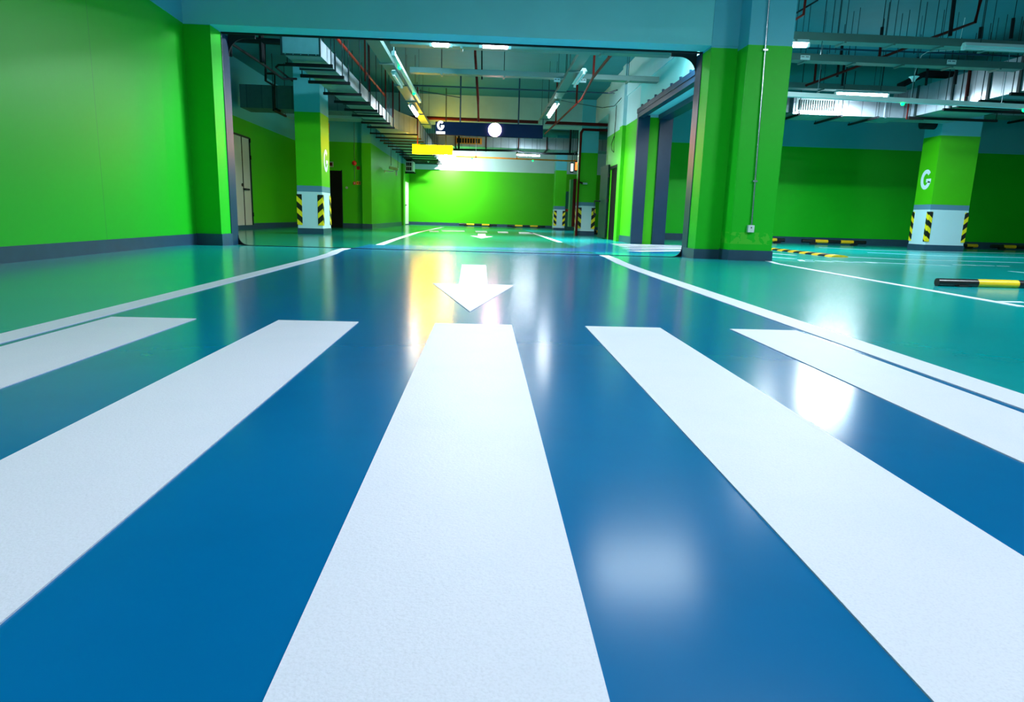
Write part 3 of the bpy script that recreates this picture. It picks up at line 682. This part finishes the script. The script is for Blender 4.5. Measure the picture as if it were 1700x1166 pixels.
# far cross duct
t = thing('air_duct', (1, 33, 3.75), 'far galvanised duct crossing the hall behind the navy sign', 'air duct', 'galvanised air ducts')
z0 = at(850, 246, y=33.5).z; z1 = z0+.55
MB().box((-4.3, 33.5, z0), (8.5, 34.9, z1)).build('trunk', M['duct_x'], t)
for k, px in enumerate([756, 807, 861, 908, 960]):
    x = at(px, 240, y=33.5).x; duct_support(t, (x, 33.35, z0-.07), (x, 35.0, z0-.07), CZ, .06)
    MB().box((x-.03, 33.46, z0-.05), (x+.03, 33.5, z1+.02)).build('strap', M['darkred'], t)
q0 = at(757, 228, y=33.45); q1 = at(800, 240, y=33.45)
gr = MB(); gr.box((q0.x, 33.42, q1.z), (q1.x, 33.5, q0.z)); gr = gr.build('air_grille', M['orange'], t)
for k in range(9): MB().box((q0.x+.05+k*(q1.x-q0.x-.1)/9, 33.40, q1.z+.04), (q0.x+.05+(k+.6)*(q1.x-q0.x-.1)/9, 33.42, q0.z-.04)).build('slat', M['dark'], gr)
# right: cross duct, diagonal duct, small duct
YD = 18.0
a = at(1316, 189, y=YD); b = at(1505, 189, y=YD); zb_ = a.z; zt_ = at(1316, 160, y=YD).z
t = thing('air_duct', (9.5, YD, zb_), 'brightly lit cross duct with a ribbed grille, right of the conduit pillar', 'air duct', 'galvanised air ducts')
MB().box((a.x, YD, zb_), (b.x-.002, YD+1.0, zt_)).build('trunk', M['duct_x'], t)
q = at(1382, 180, y=YD); gp = MB(); gp.box((a.x+.06, YD-.025, zb_+.06), (q.x, YD, zt_-.03)); gp = gp.build('grille', M['trunk'], t)
for k in range(16): MB().box((a.x+.12+k*.062, YD-.04, zb_+.1), (a.x+.14+k*.062, YD-.025, zt_-.08)).build('slat', M['rod'], gp)
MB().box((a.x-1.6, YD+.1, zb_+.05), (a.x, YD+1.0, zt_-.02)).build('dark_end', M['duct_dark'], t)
for px in (1392, 1470): x = at(px, 186, y=YD).x; MB().box((x-.03, YD-.03, zb_-.02), (x+.03, YD, zt_+.02)).build('joint', M['conduit'], t)
for px in (1320, 1390, 1450): x = at(px, 190, y=YD).x; duct_support(t, (x, YD-.25, zb_-.07), (x, YD+1.2, zb_-.07), CZ, .05)
XD = b.x
q0 = at(1530, 183, x=XD); q1 = at(1530, 147, x=XD); zb2, zt2 = q0.z, q1.z
zb2 = zb_; zt2 = at(1640, 110, x=XD).z
t = thing('air_duct', (XD+.9, 13, zb2), 'large shiny duct rising diagonally to the right frame edge', 'air duct', 'galvanised air ducts')
MB().box((XD, 8.0, zb2), (XD+1.5, 18.7, zt2)).build('trunk', M['duct_y'], t)
for px in (1524, 1581, 1605, 1640, 1690):
    q = at(px, 160, x=XD); 
    MB().box((XD-.03, q.y-.035, zb2-.03), (XD, q.y+.035, zt2+.03)).build('flange', M['rod'], t)
    duct_support(t, (XD-.18, q.y, zb2-.08), (XD+2.2, q.y, zb2-.08), CZ, .06)
YS = 20.5; q0 = at(1640, 190, y=YS); q1 = at(1640, 170, y=YS)
t = thing('air_duct', (q0.x+2, YS, q0.z), 'small teal duct stub behind the white trunking at the right edge', 'air duct', 'galvanised air ducts')
MB().box((q0.x, YS, q0.z), (19, YS+.9, q1.z)).build('trunk', M['duct_x'], t)
duct_support(t, (q0.x-.2, YS-.6, q0.z-.06), (q0.x-.2, YS+1.2, q0.z-.06), CZ, .06)
duct_support(t, (q0.x+1.6, YS-.6, q0.z-.06), (q0.x+1.6, YS+1.2, q0.z-.06), CZ, .06)

# ------------------------------------------------------------------ pipes
def pipe(pts, r, mat, label, name='pipe', cat='pipe', group=None, hang=()):
    c0 = Vector(pts[0]); t = thing(name, c0, label, cat, group)
    MB().tube(pts, r, 8).build('run', M[mat], t, smooth=True)
    for (x, y, za, zb) in hang:
        zb = min(zb, ctop(x, y)); MB().tube([(x, y, za), (x, y, zb)], r*.9, 7).build('riser', M[mat], t, smooth=True)
    return t
g = 'red sprinkler pipes'
# red main across the hall below the cross beam
a, b = at(675, 194, y=24.6), at(1010, 209, y=24.6)
pipe([(a.x-1.5, 24.6, a.z), (b.x+.4, 24.6, a.z-.03)], .055, 'darkred', 'dark red pipe crossing the hall just above the navy sign', group=g)
# red pipe along the right tray: from upper right to lower left, rising branches
p = [at(1018, 87, y=12.75), at(985, 128, y=15.0), at(965, 165, y=19.5), at(905, 222, y=25.2)]
pipe(p, .028, 'redpipe', 'thin red pipe slanting along the right cable tray in the hall', group=g,
     hang=[(p[0].x-.03, 13.0, p[0].z-.02, CZ), (p[1].x, 15.0, p[1].z, CZ), (at(958, 150, y=17.5).x, 17.5, at(958, 172, y=17.5).z, CZ), (at(923, 195, y=22).x, 22, at(923, 205, y=22).z, CZ)])
# vertical yellowish cable drop in the middle
a = at(790, 78, y=16.5); b = at(793, 202, y=16.5)
pipe([(a.x-.03, 16.5, CZ), (a.x-.01, 16.5, 4.2), (b.x, 16.5, b.z+.5), (b.x+.02, 16.5, b.z)], .030, 'redpipe', 'red brown pipe dropping to the navy sign in the hall centre', group=g)
pipe([(at(799, 80, y=16).x, 16, CZ), (at(800, 135, y=16).x, 16, at(800, 132, y=16).z)], .016, 'black', 'short black drop rod beside the red brown pipe', name='drop_rod', cat='rod')
# thin conduit crossing
a, b = at(670, 141, y=18.5), at(1020, 155, y=18.5)
pipe([a, b, b+Vector((-.25, -.6, -.10)), b+Vector((-.1, -.9, -.08))], .018, 'steel_navy', 'thin dark conduit crossing the hall above the lamps', name='conduit', cat='conduit')
a, b = at(675, 147, y=19.5), at(764, 162, y=19.5)
pipe([a, b], .012, 'steel_navy', 'thin wire sloping to the left hanger of the navy sign', name='wire', cat='wire')
a, b = at(932, 167, y=19.0), at(1026, 150, y=19.9)
mid = at(1000, 179, y=19.4)
pipe([a, at(965, 173, y=19.2), mid, at(1020, 176, y=19.8), (XW-.03, 20.0, at(1026, 160, y=20).z)], .010, 'rod', 'drooping cable from the right lamp to the room wall', name='cable', cat='cable')
# vertical cable with loop on the room wall
a = at(1024, 165, x=XW-.02); b = at(1019, 250, x=XW-.02)
pipe([a, at(1022, 200, x=XW-.02), at(1020, 225, x=XW-.02), at(1015, 240, x=XW-.02), at(1016, 250, x=XW-.02), at(1019, 253, x=XW-.02), at(1020, 225, x=XW-.02)], .010, 'black', 'black cable hanging in a loop on the pale room wall', name='cable', cat='cable')
# orange/copper lit pipe near the left duct
a, b = at(568, 74, y=14.6), at(640, 160, y=21.4)
pipe([a+(a-b)*.1, a, b], .03, 'redpipe', 'thin red pipe running above the long left duct', group=g)
for i, (px, py, y) in enumerate([(606, 100, 17), (613, 130, 18.5), (640, 150, 21), (652, 160, 22), (663, 165, 23.5)]):
    q = at(px, py, y=y); pipe([(q.x, y, CZ), (q.x, y, at(px, py+35, y=y).z)], .02, 'darkred', ['red drop pipe nearest behind the long left duct', 'second red drop pipe behind the long left duct', 'third red drop pipe, beside the curved duct elbow', 'fourth red drop pipe, just past the curved elbow', 'farthest red drop pipe near the left lamp'][i], group=g)
# left dark pipes over recess
YP = 16.5
a, b = at(380, 64, y=14.5), at(470, 70, y=14.5)
pipe([(a.x-.6, 14.5, a.z), (b.x+.2, 14.5, b.z)], .06, 'black', 'thick black pipe behind the upper left gate corner', hang=[(at(434, 70, y=14.5).x, 14.5, at(434, 104, y=14.5).z, CZ)])
a, b = at(382, 71, y=14.0), at(434, 105, y=15.5); c_ = at(470, 131, y=17.5); d_ = at(492, 131, y=18)
pipe([a, b, c_, d_], .028, 'black', 'black pipe slanting down towards the lettered left column')
a = at(382, 74, y=14.0); pipe([(a.x, 14, a.z), (a.x, 14, at(382, 94, y=14).z)], .035, 'black', 'short black pipe stub at the upper left gate corner')
a, b, c_, d_, e_ = at(492, 108, y=17), at(462, 108, y=17), at(458, 112, y=17), at(480, 130, y=18.5), at(492, 138, y=19)
pipe([a, b, c_, d_, e_], .025, 'black', 'black pipe bent in a hairpin left of the lettered left column')
a = [at(441, 115, y=18.5), at(441, 134, y=18.5), at(456, 143, y=19.5), ]
pipe(a, .03, 'black', 'black bracket shaped pipe above the dull dark duct')
a = [(at(441, 122, y=18.6).x, 18.6, CZ-.004), at(441, 122, y=18.6), at(456, 122, y=18.6), at(456, 180, y=19.7), at(466, 185, y=19.7)]
pipe(a, .035, 'black', 'black pipe dropping in front of the dull dark duct')
# hall red fire main beside the column
a, b = at(966, 215, y=24.7), at(957, 378, y=24.7)
pipe([(4.6, 24.7, a.z), (a.x+.05, 24.7, a.z), (a.x-.02, 24.7, a.z-.12), (b.x, 24.7, ZH)], .05, 'darkred', 'tall dark red fire main standing against the hall column', group=g)
a, b = at(751, 248.5, y=32.3), at(960, 256, y=32.3)
pipe([a, at(860, 250.5, y=32.3), at(872, 254.5, y=32.3), b], .05, 'black', 'dark pipe running below the far cross duct', hang=[(a.x+.3, 32.3, a.z, CZ), (b.x-.4, 32.3, b.z, CZ)])
# right side pipes
a, b, c_ = at(1319, 0, y=11.6), at(1334, 0, y=11.6), at(1334, 24, y=11.6)
pipe([(c_.x+.02, 11.6, CZ), c_, at(1308, 40, y=11.9)], .022, 'redpipe', 'red pipe elbow at the top of the conduit pillar', group=g)
pipe([at(1358, 0, y=12.8), at(1308, 30, y=13.2)], .016, 'black', 'thin dark pipe crossing behind the red elbow')
pipe([at(1628, 0, y=12.5), at(1619, 37, y=12.5), at(1550, 62, y=13.5), at(1465, 95, y=14.8), at(1338, 142, y=16.5)], .03, 'darkred', 'long dark red pipe slanting through the trays at the upper right', group=g)
for i, (px, py0, py1, y, r, mt) in enumerate([(1577, -10, 60, 12.6, .035, 'black'), (1463, 45, 62, 13, .03, 'black'), (1460, 75, 95, 14.5, .028, 'darkred'), (1396, 75, 100, 15, .028, 'black'), (1352, 101, 137, 16.3, .028, 'darkred'), (1390, 101, 128, 16.4, .03, 'black'), (1398, 102, 143, 16.9, .03, 'black'), (1627, 45, 64, 13, .04, 'black'), (1520, 95, 125, 15.5, .03, 'black'), (1537, 107, 142, 17, .03, 'black'), (1605, 106, 160, 15.2, .035, 'darkred'), (1585, 108, 140, 15.6, .035, 'black'), (1678, 30, 64, 12.6, .03, 'black')]):
    q = at(px, py1, y=y); q2 = at(px, py0, y=y)
    tt = pipe([(q.x, y, q.z), (q.x+(q2.x-q.x)*.2, y, min(CZ-.01, q2.z))], r, mt, ['black drop pipe through the nearest tray, upper right', 'short black stub just above the nearest right tray', 'dark red drop just below the nearest right tray', 'slanting black rod between the nearest and middle right trays', 'dark red drop below the middle right tray near the pillar', 'black drop hanging below the middle right tray', 'long black drop beside the shorter one below the middle right tray', 'black stub above the nearest tray, near the red pipe bend', 'black drop by the white bell shaped horn', 'black drop right of the white bell shaped horn', 'dark red drop crossing the shiny diagonal duct', 'black drop in front of the shiny diagonal duct', 'black drop at the top right corner'][i], name='drop_pipe', cat='drop pipe', group='vertical drop pipes upper right')
    if q2.z < CZ-.02: MB().tube([(q.x, y, q2.z-.02), (q.x, y, CZ-.004)], .007, 5).build('hanger_rod', M['rod'], tt)
for i, (px, y) in enumerate([(1366, 12.0), (1380, 13.0), (1390, 13.2), (1470, 13.5), (1521, 12.6), (1532, 13.4), (1562, 13.8), (1642, 14.5), (1630, 14.2), (1692, 14)]):
    q = at(px, 60, y=y); 
    tag(MB().tube([(q.x, y, q.z-.3), (q.x, y, CZ)], .007, 5).build('threaded_rod', M['rod']), 'thin threaded rod hanging from the ceiling above the right trays', 'rod', 'threaded rods above the right trays')
pipe([at(1342, 80, y=14.8), at(1560, 88, y=14.8), at(1700, 94, y=14.8)], .018, 'steel_navy', 'thin conduit running between the nearest and middle right trays', name='conduit', cat='conduit')
# red brackets under the diagonal duct
for (a, b, kw, lb) in [((1506, 189), (1535, 190), dict(y=YD-.06), 'small red pipe bracket under the bright cross duct'), ((1602, 165), (1636, 165), dict(x=XD-.06), 'small red pipe bracket under the shiny diagonal duct')]:
    p0 = at(*a, **kw); p0.z = zb2-.03; L = .45 if 'y' in kw else .40
    pipe([p0+Vector((0, 0, .45)), p0, p0+Vector((L, 0, 0)), p0+Vector((L, 0, .03))], .022, 'redpipe', lb, group=g)

# ------------------------------------------------------------------ signs
def hang_sign(y, pxa, pxb, pya, pyb, depth, mat, label, name, droop=0.):
    a, b = at(pxa, pya, y=y), at(pxb, pyb, y=y); t = thing(name, ((a.x+b.x)/2, y, b.z), label, 'sign')
    return t, a, b
YS_ = 21.5
a, b = at(723, 202, y=YS_), at(901, 230, y=YS_); zt, zb = at(812, 204.5, y=YS_).z, at(812, 226.5, y=YS_).z
t = thing('hanging_sign', ((a.x+b.x)/2, YS_, zb), 'long navy hanging sign with a lit letter G and a glowing round disc', 'sign')
MB().box((a.x, YS_, zb), (b.x, YS_+.16, zt)).build('panel', M['sign_navy'], t, bevel=.01)
q = at(731.5, 208.3, y=YS_-.01); s = MB()
for qd in letter_G(q.x, q.z, .27, .06, lambda u, v: (u, YS_-.012, v)): s.prism3(qd, (0, .012, 0))
s.build('letter', M['g_lit'], t)['label'] = 'lit white letter G'
q = at(731.5, 220.3, y=YS_-.01); MB().box((q.x-.135, YS_-.012, q.z-.035), (q.x+.135, YS_, q.z+.035)).build('light_bar', M['g_lit'], t)['label'] = 'lit white bar below the letter'
q = at(821.5, 215.8, y=YS_-.01); s = MB(); s.tube([(q.x, YS_-.03, q.z), (q.x, YS_, q.z)], .20, 32); s.build('light_disc', M['circle_lit'], t)['label'] = 'glowing pinkish white disc'
for px in (764, 861): x = at(px, 200, y=YS_).x; MB().tube([(x, YS_+.08, zt), (x, YS_+.08, CZ)], .022, 8).build('hanger', M['steel_navy'], t)
MB().tube([(b.x-.0, YS_+.1, zt), (b.x+.0, YS_+.1, zt+.2)], .015, 6).build('hanger', M['steel_navy'], t)
# yellow sign
YY = 24.0
a, b = at(684.5, 240, y=YY), at(751, 257, y=YY)
t = thing('yellow_sign', ((a.x+b.x)/2, YY, b.z), 'glowing plain yellow hanging sign box left of the hall centre', 'sign')
MB().box((a.x, YY, b.z), (b.x, YY+.14, a.z)).build('light_box', M['yellow_lit'], t, bevel=.008)
for px in (693, 740): x = at(px, 240, y=YY).x; MB().tube([(x, YY+.07, a.z), (x, YY+.07, CZ)], .016, 6).build('hanger', M['redpipe'] if px < 700 else M['rod'], t)
# small lit signs far right of hall
for (px, py, hh, mt, lb) in [(950, 278, .16, 'g_lit', 'small lit white sign face far right of the hall'), (957.5, 276, .16, 'red_lit', 'small lit red sign far right of the hall')]:
    q = at(px, py, y=30); t = thing('lit_sign', q, lb, 'sign')
    MB().box((q.x-.06, 30, q.z-hh), (q.x+.045, 30.05, q.z+hh)).build('face', M[mt], t)
    MB().box((q.x-.08, 30.05, q.z-hh-.05), (q.x+.07, 30.2, q.z+hh+.05)).build('housing', M['green_steel'], t)
    MB().tube([(q.x, 30.1, q.z+hh), (q.x, 30.1, CZ)], .012, 5).build('hanger', M['rod'], t)
# green exit light by the left column
q = at(540.5, 211, y=19.4); t = thing('exit_light', q, 'small lit green exit light beside the left column', 'exit light')
MB().box((q.x-.015, 19.3, q.z-.13), (q.x+.04, 19.7, q.z+.13)).build('housing', M['black'], t)
MB().box((q.x-.01, 19.28, q.z-.06), (q.x+.045, 19.3, q.z+.05)).build('face', M['led'], t)

# ------------------------------------------------------------------ recess fittings
# double door on the recess wall
a, b = at(386, 372, x=XL), at(418, 371, x=XL); ztop_ = at(414, 232, x=XL).z
ya, yb = 18.2, b.y
d = MB(); d.box((XL, a.y, ZH+.13), (XL+.03, b.y, ztop_)); d = struct(d.build('door_2', M['door_grey'])); d['label'] = 'pale grey double door in the recess'
ym = at(402, 300, x=XL).y
MB().box((XL+.03, ym-.03, ZH+.13), (XL+.036, ym+.03, ztop_)).build('door_gap', M['dark'], d)
MB().box((XL+.03, b.y-.03, ZH+.13), (XL+.06, b.y+.03, ztop_+.03)).build('door_frame', M['green_steel'], d)
MB().box((XL+.03, a.y, ztop_), (XL+.06, b.y, ztop_+.05)).build('door_frame', M['green_steel'], d)
q = at(405, 314, x=XL+.05); MB().tube([(XL+.03, q.y, q.z), (XL+.09, q.y, q.z), (XL+.09, q.y+.35, q.z)], .025).build('door_handle', M['black'], d)
q = at(403, 307, x=XL+.05); MB().tube([(XL+.03, q.y, q.z), (XL+.05, q.y, q.z)], .05).build('door_lock', M['black'], d)
for zz in (.4, 2.1, 2.6): MB().box((XL+.05, b.y-.05, zz-.06), (XL+.08, b.y+.01, zz+.06)).build('door_hinge', M['black'], d)
# dark door on recess back wall
YW = 26.9
a, b = at(543, 283, y=YW), at(568.5, 373, y=YW)
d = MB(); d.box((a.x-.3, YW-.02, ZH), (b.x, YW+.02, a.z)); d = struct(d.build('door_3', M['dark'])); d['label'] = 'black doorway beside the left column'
MB().box((b.x, YW-.03, ZH), (b.x+.03, YW, a.z+.03)).build('door_frame', M['green_steel'], d)
q = at(549, 273, y=YW); t = thing('warning_light', q, 'grey box with a dark red lens above the black doorway', 'warning light')
MB().box((q.x-.13, YW-.08, q.z-.1), (q.x+.11, YW-.001, q.z+.1)).build('housing', M['cabinet'], t, bevel=.01); MB().box((q.x-.04, YW-.09, q.z-.06), (q.x+.08, YW-.08, q.z+.06)).build('lens', M['darkred'], t)
q = at(588.5, 271, y=YW); t = thing('alarm_bell', q, 'round red alarm bell on the green wall of the recess', 'alarm bell')
MB().tube([(q.x, YW-.09, q.z), (q.x, YW-.05, q.z), (q.x, YW-.001, q.z)], [.04, .09, .085], 20).build('gong', M['red'], t, smooth=True)
q2 = at(588, 200, y=YW); q3 = at(589, 303, y=YW)
c = tag(MB().tube([(q2.x, YW-.012, q2.z), (q.x, YW-.012, q.z+.08)], .012, 6).tube([(q.x, YW-.012, q.z-.08), (q3.x, YW-.012, q3.z+.05)], .012, 6).build('alarm_conduit', M['conduit']), 'thin metal conduit above and below the red alarm bell', 'conduit')
q = q3; t = thing('call_point', q, 'small red call point box at the end of the alarm conduit', 'call point')
MB().box((q.x-.055, YW-.05, q.z-.055-.03), (q.x+.045, YW-.001, q.z+.055-.03)).build('box', M['red'], t); MB().box((q.x-.02, YW-.055, q.z-.05), (q.x+.02, YW-.05, q.z-.01)).build('glass', M['white'], t)
q = at(594.8, 279, y=YW); tag(MB().box((q.x-.065, YW-.012, q.z-.065), (q.x+.065, YW-.001, q.z+.065)).build('safety_plate', M['red']), 'small red square plate right of the alarm bell', 'plate')
q = at(595.5, 304, y=YW); pl = tag(MB().box((q.x-.075, YW-.012, q.z-.065), (q.x+.075, YW-.001, q.z+.065)).build('safety_plate', M['orange']), 'small orange square plate right of the call point', 'plate')
MB().box((q.x-.05, YW-.014, q.z-.04), (q.x-.02, YW-.012, q.z+.04)).box((q.x+.02, YW-.014, q.z-.04), (q.x+.05, YW-.012, q.z+.04)).build('mark', M['darkred'], pl)
q = at(577, 312, y=YW); t = thing('wall_stopper', q, 'small grey round door stopper sticking out of the recess wall', 'door stopper')
MB().tube([(q.x, YW-.001, q.z), (q.x, YW-.14, q.z)], .015).build('stem', M['conduit'], t); MB().tube([(q.x, YW-.18, q.z), (q.x, YW-.13, q.z)], .045, 14).build('head', M['cabinet'], t)
# security camera on hall left wall
XH = -4.44
q = at(652, 283, x=XH+.35); t = thing('security_camera', (XH, q.y, q.z), 'white bullet security camera on the lit left hall wall', 'camera')
MB().box((XH+.001, q.y-.06, q.z-.10), (XH+.03, q.y+.06, q.z)).build('mount', M['trunk'], t)
MB().tube([(XH+.03, q.y, q.z-.04), (XH+.38, q.y, q.z-.04), (XH+.42, q.y, q.z+.03)], .025).build('arm', M['trunk'], t)
MB().prism3([(XH+.22, q.y-.07, q.z+.05), (XH+.22, q.y+.07, q.z+.05), (XH+.22, q.y+.07, q.z+.17), (XH+.22, q.y-.07, q.z+.17)], (.42, -.35, -.09)).build('body', M['trunk'], t, bevel=.01)
MB().tube([(XH+.20, q.y, q.z+.11), (XH+.22, q.y, q.z+.11)], .055, 12).build('lens', M['black'], t)
MB().box((XH+.48, q.y-.09, q.z-.22), (XH+.56, q.y-.01, q.z-.0)).build('box', M['cabinet'], t)
# thin conduits over camera
for i, (px, py0, py1) in enumerate([(649, 236, 275), (660.5, 242, 279)]):
    a, b = at(px, py0, x=XH+.02), at(px, py1, x=XH+.02)
    tag(MB().tube([a, (a.x, a.y, b.z)], .014, 6).build('wall_conduit', M['conduit']), ['thin conduit dropping to the security camera', 'thin conduit just beyond the security camera'][i], 'conduit')
# outdoor AC unit on the left wall, far
q = at(680, 278, x=XH+.5); y0 = 37.9
t = thing('outdoor_unit', (XH+.3, y0, q.z), 'air conditioner outdoor unit on brackets high in the far left corner', 'air conditioner')
a = at(674, 262, y=y0); b = at(686, 285, y=y0)
MB().box((XH+.12, y0, b.z), (b.x, y0+.95, min(a.z+.1, 3.40))).build('casing', M['trunk'], t, bevel=.02)
for i in range(3):
    for j in range(3):
        w_ = (b.x-XH-.24)/3; h_ = (a.z-b.z)/3
        MB().box((XH+.16+i*w_, y0-.01, b.z+.05+j*h_), (XH+.16+(i+.8)*w_, y0, b.z+.05+(j+.8)*h_)).build('grille', M['dark'], t)
for yy in (y0+.1, y0+.85): MB().box((XH+.001, yy-.03, b.z-.06), (b.x+.06, yy+.03, b.z)).build('bracket', M['black'], t)
# far door on left wall
a, b = at(673.5, 372, x=XH), at(678.5, 300, x=XH)
d = MB(); d.box((XH, 38.2, ZH+.05), (XH+.03, 40.2, 2.35)); d = struct(d.build('door_4', M['white'])); d['label'] = 'pale door at the far end of the left hall wall'
MB().tube([(XH+.03, 38.5, 1.05), (XH+.08, 38.5, 1.05), (XH+.08, 38.7, 1.05)], .025).build('door_handle', M['black'], d)
MB().box((XH+.03, 39.0, 1.6), (XH+.035, 39.3, 1.85)).build('door_plate', M['cabinet'], d)
# fire cabinet and grey cabinet behind the column
YC = 26.05
a, b = at(952.5, 297, y=YC), at(963, 377, y=YC)
t = thing('fire_cabinet', (a.x, YC, ZH), 'tall dark red cabinet beside the fire main, green on its edge', 'cabinet')
MB().box((a.x, YC, b.z), (b.x+.05, YC+.5, a.z)).build('body', M['darkred'], t, bevel=.01)
MB().box((a.x-.10, YC+.05, b.z), (a.x, YC+.5, a.z-.02)).build('side', plain('cabinet side green', (.02, .22, .06), .6), t)
MB().box((a.x+.05, YC-.01, b.z+.1), (b.x-.03, YC, b.z+.9)).build('door', M['darkred'], t)
YC = 37.5
a, b = at(940, 318, y=YC), at(950, 352, y=YC); c_ = at(949, 375, y=YC)
t = thing('wall_cabinet', (a.x, YC, c_.z), 'pale grey cabinet behind the bright narrow column', 'cabinet')
MB().box((a.x-.1, YC, b.z), (b.x+.15, YC+.5, a.z)).build('upper_box', M['cabinet'], t, bevel=.01); MB().box((a.x-.1, YC-.06, ZH), (b.x+.1, YC+.5, b.z-.02)).build('lower_box', M['cabinet'], t, bevel=.01)
q = at(940, 349.5, y=YF-.05); tag(MB().box((q.x-.06, YF+.2, q.z-.06), (q.x+.14, YF+.35, q.z+.08)).build('valve', M['red']), 'small red valve on the right side of the narrow column', 'valve')
q = at(967, 305, y=YG-.1); t = thing('security_camera', q, 'small dark camera on the hall column behind the red pipe', 'camera')
MB().tube([(q.x-.1, YG-.05, q.z+.05), (q.x+.02, YG-.15, q.z)], .03).build('arm', M['black'], t); MB().box((q.x, YG-.25, q.z-.03), (q.x+.16, YG-.12, q.z+.03)).build('body', M['cabinet'], t)
# bell-shaped horn upper right
q = at(1517, 130, y=14.4); t = thing('horn_speaker', q, 'white bell shaped horn hanging from a curved cable at the upper right', 'horn')
MB().tube([(q.x, 14.4, q.z+.03), (q.x, 14.4, q.z+.025), (q.x, 14.4, q.z-.02), (q.x, 14.4, q.z-.065)], [.10, .09, .045, .03], 16).build('bell', M['trunk'], t, smooth=True)
pts = [q+Vector((0, 0, .03)), at(1523, 108, y=14.4), at(1530, 92, y=14.4), at(1540, 86, y=14.4), at(1560, 84.5, y=14.4), at(1590, 83.5, y=14.3), at(1596, 70, y=14.2)+Vector((0, 0, 1.0))]
pts[-1].z = CZ-.004
MB().tube(pts, .008, 6).build('cable', M['trunk'], t)
q = at(1536, 205, y=YR+.3); tag(MB().tube([(q.x-.07, YR+.35, q.z), (cr.location.x-.475, YR+.35, q.z)], .15, 20).build('round_alarm', M['black']), 'round black alarm on the left face of the lettered right column', 'alarm')
# small white horns beneath the left duct
for i, (px, py, y) in enumerate([(674, 220, 23.5), (706, 262, 37), (711, 268, 38)]):
    q = at(px, py, y=y); tag(MB().tube([(q.x, y, q.z+.05), (q.x, y, q.z), (q.x, y, q.z-.07)], [.09, .06, .03], 12).tube([(q.x, y, q.z+.05), (q.x, y, 3.42 if i else q.z+.15)], .01, 5).build('horn_speaker', M['trunk']), ['small white horn beside the curved duct elbow', 'small pale horn at the far duct end, left of two', 'small pale horn at the far duct end, right of two'][i], 'horn')
